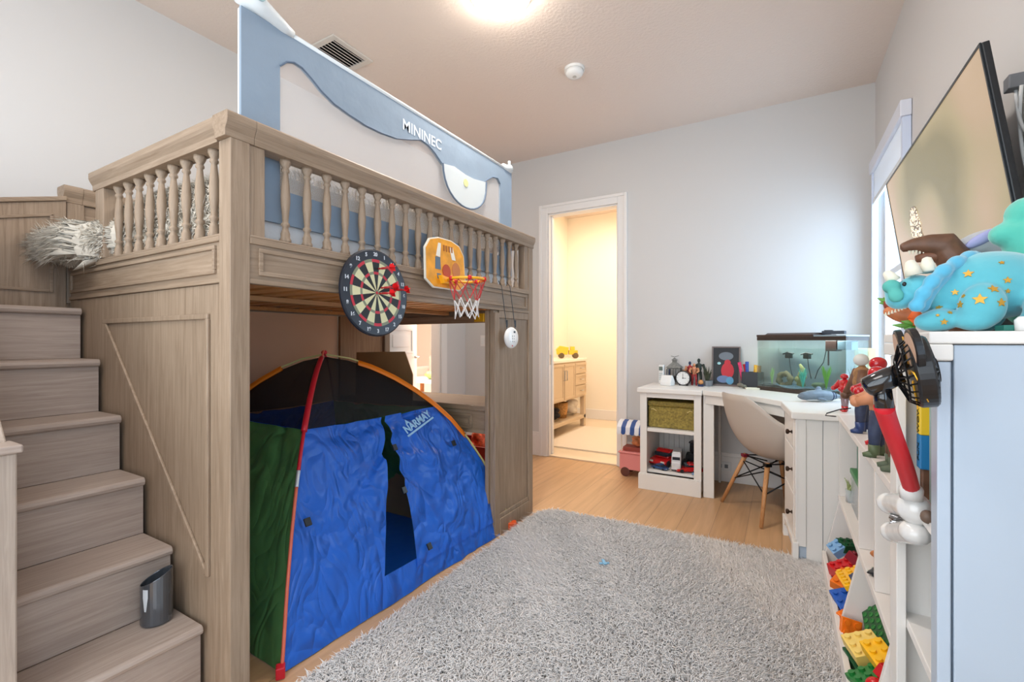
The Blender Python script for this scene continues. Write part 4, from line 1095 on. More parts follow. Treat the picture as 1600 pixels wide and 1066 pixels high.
b = MB(); b.box(x0, x0+.052, y0-.012, y0+.003, .125, .762).box(x1-.052, x1, y0-.012, y0+.003, .125, .762).box(x0+.052, x1-.052, y0-.012, y0+.003, .725, .762)
b.build('face_frame', WHT, lc, bevel=.002)
b = MB(); b.box(x0-.012, x1, y0-.024, y0+.003, 0, .118).box(x0-.008, x1, y0-.020, y0+.003, .118, .126).box(x0-.012, x0+.011, y0+.003, y1, 0, .118)
b.build('plinth', WHT, lc, bevel=.003)
MB().box(x0-.020, x1+.006, y0-.032, y1+.01, .763, DZT).build('top', WHT, lc, bevel=.005)

cdk = thing('corner_desk', 'white corner desk with a curved front edge between the two white cabinets', 'desk', (.0, 3.9, 0))
fr = []
pA, pB = Vector((-.512, 3.70)), Vector((.0, 3.285))
for k in range(17):
    t = k/16; p = pA.lerp(pB, t); n_ = Vector((.65, .76)); p = p+n_*(.05*math.sin(PI*t)); fr.append((p.x, p.y))
top = [(-.512, 4.215), (-.512, 3.70)]+fr[1:-1]+[(.0, 3.285), (.57, 3.347), (.57, 4.215)]
MB().prism(top, .765, DZT, 'z').build('desk_top', WHT, cdk, bevel=.004)
ap = []
vs = [(x+.012, y+.016) for x, y in fr]
b = MB()
for (xa, ya), (xb, yb) in zip(vs[:-1], vs[1:]):
    b.prism([(xa, ya), (xb, yb), (xb+.012, yb+.014), (xa+.012, ya+.014)], .700, .7645, 'z')
b.build('apron', WHT, cdk)
MB().box(-.510, -.436, 3.715, 3.745, 0, .7645).build('leg_panel', WHT, cdk, bevel=.002)
MB().box(-.455, -.437, 4.16, 4.20, 0, .7645).build('leg_panel', WHT, cdk, bevel=.002)
MB().box(.40, .56, 4.05, 4.20, 0, .7645).build('leg_panel', WHT, cdk, bevel=.002)

rc = thing('drawer_cabinet', 'white beadboard drawer cabinet with bronze knobs right of the desk chair', 'cabinet', (.29, 3.05, 0))
x0, x1, y0, y1 = .035, .540, 2.835, 3.275
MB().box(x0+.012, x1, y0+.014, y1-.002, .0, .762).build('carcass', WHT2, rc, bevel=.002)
b = MB(); k = 6; ww = (x1-x0-.012-.05)/k
for i in range(k): b.box(x0+.045+i*ww+.0015, x0+.045+(i+1)*ww-.0015, y0+.004, y0+.0135, .005, .762)
b.build('beadboard_side', WHT, rc, bevel=.0015)
MB().box(x0+.004, x0+.045, y0, y0+.0135, .10, .762).build('corner_stile', WHT, rc, bevel=.002)
b = MB(); b.box(x0-.004, x0+.0115, y0, y0+.045, .13, .762).box(x0-.004, x0+.0115, y1-.045, y1, .13, .762)
b.build('face_frame', WHT, rc, bevel=.002)
for z0, z1 in ((.60, .755), (.36, .59), (.135, .35)):
    d = MB().box(x0-.006, x0+.0112, y0+.047, y1-.047, z0, z1).build('drawer', WHT, rc, bevel=.004)
    zc = (z0+z1)/2
    for yk in (y0+.10, ):
        MB(Matrix.Translation((x0-.0062, yk, zc)) @ Matrix.Rotation(-PI/2, 4, 'Y')).lathe([(.010, 0), (.010, .003), (.005, .005), (.005, .012), (.013, .018), (.014, .026), (.009, .030), (0, .031)], 14).build('knob', BRZ, d, smooth=True)
b = MB(); b.box(x0-.016, x0+.0115, y0-.004, y0+.05, 0, .118).box(x0-.016, x0+.0115, y1-.045, y1+.006, 0, .118).prism([(y0+.05, .118), (y1-.045, .118), (y1-.045, .06), (y1-.09, .09), (y0+.09, .09), (y0+.05, .06)], x0-.012, x0+.0115, 'x')
b.build('bracket_foot', WHT, rc, bevel=.003)
MB().box(x0-.024, x1+.01, y0-.014, y1+.006, .763, DZT-.0).build('top', WHT, rc, bevel=.005)
# the cabinet stands turned a little out from the wall
ca_ = math.radians(6); pv = Vector((.035, 2.835, 0)); nv = Vector((.064, 2.833, 0))
rc.rotation_euler = (0, 0, ca_); rc.location = nv+Matrix.Rotation(ca_, 3, 'Z') @ (Vector((.29, 3.05, 0))-pv)

# ------------------------------------------------------------ low ladder-front bookshelf along the right wall
bs = thing('low_bookshelf', 'low white bookshelf with sloping toy bins below, along the right wall', 'bookshelf', (.40, 2.15, 0))
FX = .243; KX = XR-.022; BSW = mat('bookshelf_white', (230, 222, 214), .4)
def nb(mb, n, bev=.002): return mb.build(n, BSW, bs, bevel=bev)
nb(MB().box(FX, KX, 1.535, 2.825, .775, .80), 'top_board')
nb(MB().box(FX, KX, 1.535, 2.825, .375, .400), 'shelf')
def divider(y, z0, z1, xb=None):
    if z0 > .3: return MB().box(FX+.003, KX, y-.010, y+.010, z0, z1)
    return MB().prism([(FX+.003, z1), (KX, z1), (KX, z0), (FX-.065, z0)], y-.010, y+.010, 'y')
for y in (2.812, 2.14, 1.797, 1.547): nb(divider(y, .4003, .7747), 'divider')
for y in (2.812, 2.13, 1.547): nb(divider(y, .055, .3747), 'bin_divider')
nb(MB().box(FX-.068, KX, 1.535, 2.825, .025, .0547), 'bottom_board')
nb(MB().box(FX-.070, FX-.052, 1.56, 2.80, .0550, .115), 'bin_lip')
MB().box(KX-.008, KX-.001, 1.56, 2.80, .056, .773).build('back_panel', mat('shelf_back_grey', (206, 204, 202), .6), bs)
MB().box(FX-.05, KX, 1.56, 2.80, 0, .0248).build('base', BSW, bs)

# ------------------------------------------------------------ tall bookcase near the camera
tc_ = thing('tall_bookcase', 'tall white open-fronted bookcase with a framed side nearest the camera', 'bookcase', (.41, 1.31, 0))
x0, x1, y0, y1, zt2 = .240, .560, 1.100, 1.515, 1.187
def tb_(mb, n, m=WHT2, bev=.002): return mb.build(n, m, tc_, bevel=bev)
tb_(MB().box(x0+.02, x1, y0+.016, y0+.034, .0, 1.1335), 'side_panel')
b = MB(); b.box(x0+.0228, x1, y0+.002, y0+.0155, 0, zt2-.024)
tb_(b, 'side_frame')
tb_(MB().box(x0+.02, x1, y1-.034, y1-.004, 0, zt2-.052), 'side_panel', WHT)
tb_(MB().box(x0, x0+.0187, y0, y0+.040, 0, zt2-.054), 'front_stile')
tb_(MB().box(x0, x0+.0187, y1-.075, y1, 0, zt2-.054), 'front_stile', WHT)
tb_(MB().box(x0-.012, x0+.0215, y0-.004, y1+.006, zt2-.052, zt2-.0225).box(x0-.012, x1+.004, y0-.004, y1+.006, zt2-.022, zt2).box(x0+.0215, x1+.004, y0+.017, y1+.006, zt2-.052, zt2-.0225), 'top_board', WHT, .003)
tb_(MB().box(x1-.008, x1, y0+.034, y1-.034, .02, zt2-.054), 'back_panel', mat('shelf_back_grey', 0))
for z in (.80, .50, .10): tb_(MB().box(x0+.019, x1-.009, y0+.0342, y1-.0342, z-.022, z), 'shelf', WHT)
# ------------------------------------------------------------ desk chair
ch = thing('shell_chair', 'light grey moulded shell armchair on wooden dowel legs tucked under the corner desk', 'chair', (-.045, 3.60, 0), math.atan2(-.55, -.83))
# local +x is the backrest direction
def shell(k, a):
    ph = (a-.5)*2*PI
    ca = math.cos(ph)
    R_ = .285 if abs(ph) < PI/2 else .27
    ax = R_*(.95 if ca > 0 else .78); ay = R_*1.10
    rim = .815 if abs(ph) < .55 else (.815-(abs(ph)-.55)/(1.25-.55)*.165 if abs(ph) < 1.25 else (.65-(abs(ph)-1.25)/(2.3-1.25)*.20 if abs(ph) < 2.3 else .45))
    t0 = min(1, max(0, (abs(ph)-.35)/.9)); sm = t0*t0*(3-2*t0)
    if abs(ph) < 1.25: rim = .815-.165*sm
    g = math.sin(PI/2*min(1, k))**.80; h = (1-math.cos(PI/2*k))**1.15
    lean = 1+.10*k*k*(1 if ca > 0 else 0)
    return (ax*ca*g*lean*(1.0+.05*(ca > 0)*k), ay*math.sin(ph)*g*(1+.10*k*k*k), .385+(rim-.385)*h)
b = MB().grid(shell, 18, 56)
b.build('seat_shell', mat('shell_grey', (190, 178, 166), .45), ch, local=True, smooth=True, solid=.007)
LW = wood('beech_leg', (196, 134, 80), (222, 164, 108), 'z', sc=1.2)
tp, ft = .125, .245
for sx, sy in ((1, 1), (1, -1), (-1, 1), (-1, -1)):
    MB().tube([(sx*tp, sy*tp, .375), (sx*ft*.98, sy*ft*.98, .004)], [.016, .011], 12).build('leg', LW, ch, local=True, smooth=True)
wr = MB()
def lg(sx, sy, z): t = (.375-z)/.371; r = tp+(ft-tp)*t; return Vector((sx*r, sy*r, z))
cs = [(1, 1), (1, -1), (-1, -1), (-1, 1)]
for i in range(4):
    a, c = cs[i], cs[(i+1) % 4]
    wr.tube([lg(*a, .33), lg(*c, .19)], .0045, 6); wr.tube([lg(*c, .33), lg(*a, .19)], .0045, 6)
    wr.tube([lg(*a, .368), lg(*c, .368)], .0045, 6); wr.tube([lg(*a, .365), (a[0]*.03, a[1]*.03, .35)], .0045, 6)
wr.build('wire_brace', BLKM, ch, local=True, smooth=True)
for sx, sy in cs: MB(Matrix.Translation((sx*.13, sy*.13, .366))).cbox((0, 0, 0), .04, .04, .022).build('bracket', BLKM if (sx, sy) != (1, -1) else mat('bracket_red', (120, 20, 40), .4), ch, local=True, bevel=.003)

# ------------------------------------------------------------ things in the shelf cabinet
gb = thing('storage_box', 'olive gold woven storage box on the upper shelf of the low white cabinet', 'box', (-.745, 3.93, .483))
OL = mat('olive_weave', (150, 130, 56), .6, var=.4, vscale=70, bump=.8, bscale=110, bdist=.004)
MB().cbox((0, 0, .085), .36, .36, .168).build('body', OL, gb, local=True, bevel=.008)
MB().cbox((0, 0, .190), .37, .37, .040).build('lid', OL, gb, local=True, bevel=.008)
for s in (-1, 1): MB().tube([(s*.155, -.188, .145), (s*.14, -.196, .150), (s*.115, -.188, .135)], .003, 6).build('tie', mat('tie_cream', (226, 206, 140), .6), gb, local=True)

def toy_car(label, loc, rz, L_, W_, H_, m, kind='sedan', name='toy_car', group='toy vehicles in the low white cabinet'):
    t = thing(name, label, 'toy car', loc, rz, group)
    s = L_; hb = H_
    if kind == 'sedan':
        lower = [(-.5, .16), (-.49, .42), (-.25, .50), (.22, .50), (.46, .38), (.5, .24), (.48, .14)]
        cab = [(-.30, .50), (-.20, .92), (-.0, .98), (.10, .90), (.24, .50)]
    elif kind == 'sport':
        lower = [(-.5, .18), (-.5, .52), (-.3, .58), (.05, .55), (.44, .36), (.5, .22), (.48, .14)]
        cab = [(-.32, .56), (-.18, .90), (-.02, .94), (.18, .55)]
    else:
        lower = [(-.5, .12), (-.5, 1.0), (.30, 1.0), (.42, .62), (.5, .58), (.5, .12)]
        cab = [(.12, .98), (.12, 1.06), (.25, 1.06), (.27, .98)]
    MB().prism([(x*s, z*hb) for x, z in lower], -W_/2, W_/2, 'y').build('body', m, t, local=True, bevel=min(W_, hb)*.10, seg=3, smooth=False)
    MB().prism([(x*s, z*hb) for x, z in cab], -W_*.42, W_*.42, 'y').build('cabin', m, t, local=True, bevel=min(W_, hb)*.06)
    gls = mat('toy_glass', (40, 46, 56), .15)
    if kind != 'van':
        b = MB(); x0, x1 = cab[0][0]*s*.8, cab[-1][0]*s*.85
        b.box(x0, x1, -W_*.425, W_*.425, hb*.60, hb*.80)
        b.build('windows', gls, t, local=True, bevel=.001)
        w_ = MB(Matrix.Translation((cab[-1][0]*s*.80, 0, hb*.70)) @ Matrix.Rotation(-.9, 4, 'Y')).cbox((0, 0, 0), .003, W_*.74, hb*.34); w_.build('windscreen', gls, t, local=True)
    else:
        MB().cbox((.395*s, 0, .74*hb), .05*s, W_*.8, .16*hb).build('windscreen', gls, t, local=True)
    b = MB()
    for sy in (-1, 1): b.cbox((.485*s, sy*W_*.33, .32*hb), .03*s, W_*.2, .10*hb)
    b.build('headlights', mat('toy_light', (240, 236, 220), .2), t, local=True, bevel=.001)
    for x in (-.30, .30):
        for sy in (-1, 1):
            wh = MB(Matrix.Translation((x*s, sy*W_*.46, hb*.20)) @ Matrix.Rotation(PI/2, 4, 'X')).lathe([(hb*.13, -W_*.07), (hb*.20, -W_*.06), (hb*.20, W_*.06), (hb*.13, W_*.07)], 14).build('wheel', mat('toy_tyre', (24, 24, 26), .6), t, local=True)
    return t
zS = .1527
toy_car('red rounded toy car, largest red one, at the left rear of the lower cabinet shelf', (-.835, 3.93, zS), -1.9, .25, .15, .135, mat('toy_red', (196, 24, 26), .25, coat=.5))
toy_car('small blue toy car at the front left of the lower cabinet shelf', (-.835, 3.765, zS), -.35, .135, .058, .045, mat('toy_blue', (40, 80, 128), .3, coat=.5))
toy_car('white and grey toy truck standing nose out in the middle of the lower cabinet shelf', (-.725, 3.86, zS), -PI/2+.12, .26, .070, .135, mat('toy_white', (222, 222, 224), .3), 'van', 'toy_truck')
toy_car('red toy sports car at the front right of the lower cabinet shelf', (-.625, 3.80, zS), -2.75, .21, .10, .075, mat('toy_red', 0), 'sport')
toy_car('tiny light blue toy car at the right front corner of the lower cabinet shelf', (-.566, 3.735, zS), -1.9, .07, .034, .034, mat('toy_sky', (120, 160, 200), .3))
tr = thing('toy_tractor', 'black toy tractor with big wheels at the right rear of the lower cabinet shelf', 'toy tractor', (-.615, 3.97, zS), -1.7, 'toy vehicles in the low white cabinet')
b = MB().box(-.06, .06, -.025, .025, .05, .115).box(-.06, .0, -.034, .034, .115, .185).box(-.068, .008, -.04, .04, .185, .20).box(.03, .040, -.005, .005, .115, .18)
b.build('body', BLK, tr, local=True, bevel=.004)
for x, r in ((-.035, .052), (.055, .034)):
    for s in (-1, 1):
        w_ = MB(Matrix.Translation((x, s*.048, r+.001)) @ Matrix.Rotation(PI/2, 4, 'X')).lathe([(r*.5, -.018), (r, -.015), (r, .015), (r*.5, .018)], 18)
        for k in range(10):
            w_.cbox((0, 0, 0), .001, .001, .001) if False else None
        w_.build('wheel', mat('toy_tyre', 0), tr, local=True)

# ------------------------------------------------------------ pink cart by the bathroom door
pc_ = thing('toy_snack_cart', 'pink toy cart with blue and white striped awning left of the low white cabinet', 'toy cart', (-1.10, 4.03, 0))
PK = mat('pink_plastic', (226, 140, 136), .5)
b = MB().box(-.12, .105, -.09, .09, .06, .20).box(-.13, .112, -.10, .10, .20, .215); b.build('box', PK, pc_, local=True, bevel=.006)
MB().box(-.10, .09, -.06, .06, .2155, .25).build('counter', mat('pink_rim', (150, 66, 52), .5), pc_, local=True, bevel=.004)
for x in (-.105, .09):
    for y in (-.075, .075): MB().tube([(x, y, .215), (x, y, .40)], .005, 8).build('post', mat('cart_cream', (230, 216, 196), .5), pc_, local=True)
cvs = mat('awning_white', (236, 236, 240), .6); cbl = mat('awning_blue', (50, 84, 150), .6)
b = MB()
for k in range(7):
    xa, xb = -.135+k*.038, -.135+(k+1)*.038
    b.m = k % 2
    pts = [(-.12+.0, .385), (-.115, .43), (-.06, .468), (0, .48), (.06, .468), (.115, .43), (.12, .385)]
    inn = [(p[0]*.96, p[1]-.006) for p in pts][::-1]
    b.prism(pts+inn, xa, xb, 'x')
    b.lathe([(.0, -.0), (.019, 0), (.019, .004), (0, .004)], 12, Matrix.Translation(((xa+xb)/2, -.122, .385)) @ Matrix.Rotation(PI/2, 4, 'X'))
b.build('awning', [cvs, cbl], pc_, local=True)
for s in (-1, 1):
    MB(Matrix.Translation((-.07, s*.085, .041)) @ Matrix.Rotation(PI/2, 4, 'X')).lathe([(.022, -.008), (.04, -.006), (.04, .006), (.022, .008)], 18).build('wheel', mat('cart_brown', (96, 52, 40), .5), pc_, local=True)
    MB().box(.06, .075, s*.07-.006, s*.07+.006, .0, .06).build('foot', PK, pc_, local=True)
lump('doll', 'orange and peach soft doll sitting in the pink toy cart', 'doll', (-1.09, 4.02, .251+.06), (.06, .05, .06), mat('doll_orange', (222, 140, 90), .7, var=.3, vscale=20), 4, 7, vox=.006)

# ------------------------------------------------------------ on the desk: left group
DZT_ = .8005
def dpos(u, Y): p = at(u, 560, Y=Y); return (p.x, Y, DZT_)
ph = thing('cordless_phone', 'white cordless phone handset standing in its cradle on the low white cabinet', 'phone', dpos(1034, 4.10), -.25)
MB().box(-.024, .024, -.016, .016, 0, .165).build('handset', WPL, ph, local=True, bevel=.008)
MB().box(-.017, .017, -.0175, -.0163, .115, .148).build('screen', mat('lcd_grey', (110, 124, 120), .3), ph, local=True)
b = MB()
for i in range(3):
    for j in range(4): b.cbox(((i-1)*.011, -.017, .04+j*.016), .007, .002, .009)
b.build('keypad', mat('key_grey', (176, 190, 196), .4), ph, local=True)
ps_ = thing('phone_dock', 'small white phone dock in front of the cordless phone on the low cabinet', 'phone dock', dpos(1043, 3.98), -.2)
MB().prism([(-.045, 0), (.045, 0), (.045, .035), (.0, .085), (-.02, .085), (-.045, .03)], -.045, .045, 'x').build('body', WPL, ps_, local=True, bevel=.005)
MB(Matrix.Translation((.005, -.02, .062)) @ Matrix.Rotation(.75, 4, 'X')).cbox((0, 0, .002), .03, .02, .003).build('display', mat('lcd_grey', 0), ps_, local=True)
fn = thing('black_remote', 'dark slim handset standing right of the white cordless phone', 'remote', dpos(1044, 4.10))
MB().box(-.014, .014, -.01, .01, 0, .13).build('case', NAVY, fn, local=True, bevel=.005)
MB().box(-.009, .009, -.0112, -.0103, .09, .115).build('screen', mat('toy_glass', 0), fn, local=True)
ln = thing('lantern', 'weathered grey lantern with a pointed roof on the low white cabinet', 'lantern', dpos(1054, 4.14))
GW_ = mat('weathered_grey', (128, 126, 120), .7, var=.25, vscale=60)
b = MB().box(-.055, .055, -.055, .055, 0, .015).box(-.052, .052, -.052, .052, .13, .142)
for x in (-1, 1):
    for y in (-1, 1): b.cbox((x*.046, y*.046, .073), .012, .012, .116)
for y in (-.046, .046):
    b.cbox((0, y, .073), .004, .004, .116); b.cbox((-.022, y, .073), .003, .003, .116); b.cbox((.022, y, .073), .003, .003, .116)
b.add([(-.062, -.062, .142), (.062, -.062, .142), (.062, .062, .142), (-.062, .062, .142), (-.018, -.018, .185), (.018, -.018, .185), (.018, .018, .185), (-.018, .018, .185)], [(3, 2, 1, 0), (4, 5, 6, 7), (0, 1, 5, 4), (1, 2, 6, 5), (2, 3, 7, 6), (3, 0, 4, 7)])
b.box(-.016, .016, -.016, .016, .185, .205)
b.add([(-.024, -.024, .205), (.024, -.024, .205), (.024, .024, .205), (-.024, .024, .205), (0, 0, .228)], [(3, 2, 1, 0), (0, 1, 4), (1, 2, 4), (2, 3, 4), (3, 0, 4)])
b.build('frame', GW_, ln, local=True)
MB().tube([(-.03, 0, .24), (.0, 0, .232), (.035, 0, .244)], .003, 6).build('handle', GW_, ln, local=True)
MB().lathe([(.018, 0), (.018, .05), (.003, .052), (.003, .06)], 12, o=(0, 0, .0152)).build('candle', mat('dark_candle', (46, 44, 46), .6), ln, local=True)
ck = thing('alarm_clock', 'round white-faced alarm clock with a black rim on the low white cabinet', 'clock', dpos(1068, 4.03), -.2)
Mk = Matrix.Translation((0, 0, .062)) @ Matrix.Rotation(PI/2, 4, 'X')
MB(Mk).lathe([(.050, -.018), (.061, -.012), (.061, .016), (.055, .018), (.055, .012), (0, .012)], 32).build('case', BLK, ck, local=True, smooth=False)
MB(Mk).lathe([(.0545, .0125), (.0545, .014), (0, .014)], 32).build('dial', WPL, ck, local=True)
b = MB(Mk)
for i in range(12):
    a = i*PI/6; b.add([(.048*math.sin(a)+dx, .048*math.cos(a)+dy, .0145) for dx, dy in ((-.002, -.002), (.002, -.002), (.002, .002), (-.002, .002))], [(0, 1, 2, 3)])
b.build('hour_marks', BLK, ck, local=True)
MB(Mk).box(-.0015, .0015, 0, .038, .0148, .0158).box(0, .026, -.0015, .0015, .0148, .0158).lathe([(.005, .0148), (.005, .0165)], 10).build('hands', BLK, ck, local=True)
for s in (-1, 1): MB().box(s*.03-.005, s*.03+.005, -.012, .012, 0, .012).build('foot', BLK, ck, local=True)

def figure(label, loc, rz, H, cl, cat='action figure', name='action_figure', pose=0, group=None, B=1.0):
    """generic toy figure; cl = torso, legs, feet, head, arms materials"""
    t = thing(name, label, cat, loc, rz, group)
    k = H
    torso = MB().ball((0, 0, .63*k), (.075*k*B, .105*k*B, .13*k), n=14, k=10).ball((0, 0, .74*k), (.07*k*B, .13*k*B, .07*k*B)).ball((0, 0, .52*k), (.06*k*B, .085*k*B, .06*k)).tube([(0, 0, .78*k), (0, 0, .86*k)], .035*k)
    torso.build('torso', cl[0], t, local=True, remesh=.014*k, rsm=3)
    for s in (-1, 1):
        hipx = .0; fx = .04*k*(s if pose else .3)
        MB().tube([(hipx, s*.05*k, .50*k), (fx*.8, s*.075*k, .28*k), (fx, s*.085*k, .07*k)], [.055*k*B, .046*k*B, .034*k*B], 10).build('leg', cl[1], t, local=True, smooth=True)
        MB().tube([(fx-.02*k, s*.087*k, .03*k), (fx+.03*k, s*.09*k, .032*k), (fx+.10*k, s*.095*k, .020*k)], [.032*k*B**.5, .036*k*B**.5, .021*k], 10).tube([(fx, s*.087*k, .03*k), (fx, s*.086*k, .14*k)], [.036*k*B, .040*k*B], 10).build('boot', cl[2], t, local=True, smooth=True)
        if pose == 1: pth = [(0, s*.14*k, .77*k), (.09*k, s*.19*k, .64*k), (.20*k, s*.14*k, .60*k)]
        elif pose == 2: pth = [(0, s*.14*k, .77*k), (.05*k, s*.21*k, .60*k), (.13*k, s*.22*k, .44*k)]
        else: pth = [(0, s*.13*k, .77*k), (.0, s*.18*k, .62*k), (.04*k, s*.19*k, .47*k)]
        MB().tube(pth, [.055*k*B, .046*k*B, .034*k*B], 10).ball(pth[-1], .040*k*B, n=8, k=6).build('arm', cl[4], t, local=True, smooth=True)
    MB().ball((.01*k, 0, .915*k), (.062*k*B, .055*k*B, .078*k), n=14, k=10).build('head', cl[3], t, local=True, smooth=True)
    return t
DRD = mat('dark_red_toy', (160, 40, 44), .4, var=.25, vscale=60)
G_ = 'small toy figures grouped beside the alarm clock'
figure('reddish brown small toy figure right behind the alarm clock', dpos(1078, 4.12), -PI/2, .20, (DRD, DRD, DRD, NAVY, SKIN), group=G_)
figure('tan and red small toy figure in the middle of the group beside the alarm clock', dpos(1085, 4.09), -PI/2, .185, (mat('tan_red_toy', (196, 130, 96), .5, var=.4, vscale=60), DRD, DRD, SKIN, SKIN), group=G_, pose=1)
figure('dark green tallest small toy figure right of the group beside the alarm clock', dpos(1092, 4.13), -PI/2, .225, (mat('dark_green_toy', (44, 56, 50), .5, var=.3, vscale=60), mat('dark_green_toy', 0), BLK, mat('dark_green_toy', 0), mat('dark_green_toy', 0)), group=G_, pose=2)
figure('short beige toy figure left of the red figures behind the alarm clock', dpos(1072, 4.16), -PI/2, .16, (mat('beige_toy', (190, 170, 140), .6, var=.3, vscale=50), BRN, BRN, SKIN, SKIN), group=G_)
fp_ = thing('potted_plant', 'small dark spiky artificial plant in a grey tin pot', 'plant', dpos(1105, 4.10))
MB().lathe([(.040, 0), (.046, .045), (.042, .045), (.038, .04), (0, .04)], 18).build('pot', mat('tin_pot', (140, 146, 154), .35, .6), fp_, local=True, smooth=False)
b = MB(); rq = random.Random(9)
for k in range(34):
    a = rq.uniform(0, 2*PI); h = rq.uniform(.06, .12); l = rq.uniform(.01, .045)
    b.tube([(.01*math.cos(a), .01*math.sin(a), .04), (.6*l*math.cos(a), .6*l*math.sin(a), .04+h*.6), (l*math.cos(a), l*math.sin(a), .04+h)], [.005, .005, .001], 5)
b.build('leaves', mat('dark_leaf', (62, 66, 44), .6, var=.4, vscale=50), fp_, local=True)
sj = thing('snow_globe', 'small round amber and glass trinket between the toy figures and the potted plant', 'trinket', dpos(1095, 4.02))
MB().lathe([(.022, 0), (.022, .012), (.017, .016)], 16).build('base', NAVY, sj, local=True)
MB().ball((0, 0, .034), .020).build('globe', mat('amber_globe', (204, 140, 84), .2), sj, local=True, smooth=True)
# framed picture, plain generic design
fr_ = thing('framed_poster', 'framed dark poster with red, blue and grey shapes leaning on the wall above the desk', 'picture', dpos(1134, 4.17), 0)
Mf = Matrix.Rotation(-.10, 4, 'X')
w2, hh = .108, .325
b = MB(Mf); b.box(-w2, -w2+.012, -.009, .009, 0, hh).box(w2-.012, w2, -.009, .009, 0, hh).box(-w2+.012, w2-.012, -.009, .009, 0, .012).box(-w2+.012, w2-.012, -.009, .009, hh-.012, hh)
b.build('frame', mat('frame_grey_brown', (118, 104, 100), .5), fr_, local=True, bevel=.002)
MB(Mf).box(-w2+.012, w2-.012, -.002, .004, .012, hh-.012).build('print', mat('poster_black', (26, 28, 34), .5), fr_, local=True)
b = MB(Mf)
def disc(cx, cz, rx, rz_, m, y): b.m = m; b.prism([(cx+rx*math.cos(a), cz+rz_*math.sin(a)) for a in [2*PI*i/20 for i in range(20)]], y, y+.0008, 'y')
disc(0, .245, .055, .034, 0, -.0035); disc(.012, .125, .048, .068, 1, -.0037); disc(-.018, .055, .05, .03, 2, -.0045); disc(.03, .045, .028, .032, 3, -.0047)
disc(.012, .192, .024, .024, 1, -.0042); disc(-.052, .185, .014, .011, 4, -.0042)
b.build('abstract_shapes', [mat('poster_grey', (110, 118, 128), .5), mat('poster_red', (198, 34, 50), .5), mat('poster_blue', (104, 128, 170), .5), mat('poster_cyan', (90, 160, 200), .5), mat('poster_aqua', (160, 210, 216), .5)], fr_, local=True)
# box of pens/comics
cbx = thing('pen_box', 'dark box holding blue, red and yellow rolled items on the desk left of the aquarium', 'box', dpos(1174, 4.12), -.1)
b = MB().box(-.065, .085, -.04, .04, 0, .008).box(-.065, -.060, -.04, .04, .008, .125).box(.080, .085, -.04, .04, .008, .125).box(-.06, .08, -.04, -.035, .008, .125).box(-.06, .08, .035, .04, .008, .125)
b.build('box', mat('charcoal_box', (48, 50, 56), .5), cbx, local=True, bevel=.002)
for k, (x0, z0, x1, z1, m_, lab) in enumerate(((-.05, .02, -.085, .20, 'roll_pink', 'pink rolled paper leaning left out of the dark pen box'), (-.03, .02, -.03, .205, 'roll_blue', 'blue and white tube standing in the dark pen box'), (-.015, .02, -.05, .185, 'roll_red', 'red pencil case roll standing in the dark pen box'), (.02, .02, .03, .18, 'roll_yellow', 'yellow striped roll in the middle of the dark pen box'), (.055, .02, .055, .175, 'roll_amber', 'amber and black roll at the right side of the dark pen box'))):
    cc = {'roll_pink': (220, 60, 110), 'roll_blue': (50, 80, 170), 'roll_red': (190, 30, 40), 'roll_yellow': (226, 170, 50), 'roll_amber': (200, 140, 60)}[m_]
    o = MB(MATX[cbx.name]).tube([(x0, -.0+.008*(k-2), z0), (x1, .008*(k-2), z1)], .013, 10).build('paper_roll', mat(m_, cc, .5, var=.3, vscale=70), smooth=True)
    props(o, lab, 'paper roll', 'rolls in the pen box')
st2 = lump('stone_ornament', 'small grey stone ornament with a white tip in front of the dark pen box', 'ornament', (dpos(1160, 4.0)[0], 4.0, DZT_+.035), (.04, .03, .035), mat('stone_grey', (120, 116, 104), .8, var=.3, vscale=40), 7, 7, vox=.005)
o = MB(Matrix.Translation(dpos(1176, 3.98)) @ Matrix.Rotation(.2, 4, 'Z')).box(-.05, .045, -.03, .03, 0, .012).build('note_pad', mat('pad_cream', (226, 222, 206), .6), bevel=.002); props(o, 'small cream note pad lying on the desk in front of the pen box', 'note pad')

# ------------------------------------------------------------ aquarium
qa = math.radians(-36)
aq = thing('aquarium', 'glass aquarium with black trim, plants and ornaments in the desk corner', 'aquarium', (.165, 3.895, DZT_), qa)
AL, AW, AH = .64, .245, .40
ex, ey = AL/2, AW/2
b = MB(); 
for z0, z1 in ((0, .028), (AH-.026, AH)):
    b.box(-ex, ex, -ey, -ey+.012, z0, z1).box(-ex, ex, ey-.012, ey, z0, z1).box(-ex, -ex+.012, -ey+.012, ey-.012, z0, z1).box(ex-.012, ex, -ey+.012, ey-.012, z0, z1)
b.box(-ex+.012, ex-.012, -ey+.012, ey-.012, 0, .006)
b.build('trim', mat('aquarium_trim', (58, 46, 40), .4), aq, local=True, bevel=.002)
AG = glass_mat('aquarium_glass', (248, 254, 252), .06)
b = MB(); b.box(-ex+.003, ex-.003, -ey+.003, -ey+.007, .028, AH-.026).box(-ex+.003, ex-.003, ey-.007, ey-.003, .028, AH-.026).box(-ex+.003, -ex+.007, -ey+.007, ey-.007, .028, AH-.026).box(ex-.007, ex-.003, -ey+.007, ey-.007, .028, AH-.026)
b.build('glass_walls', AG, aq, local=True)
wm = bpy.data.materials.new('aquarium_water'); wm.use_nodes = True; N_ = wm.node_tree.nodes; N_.remove(N_['Principled BSDF'])
t_ = N_.new('ShaderNodeBsdfTransparent'); t_.inputs[0].default_value = (.985, .998, .995, 1); g_ = N_.new('ShaderNodeBsdfDiffuse'); g_.inputs[0].default_value = (*lin((206, 232, 226)), 1)
mx_ = N_.new('ShaderNodeMixShader'); mx_.inputs[0].default_value = .05
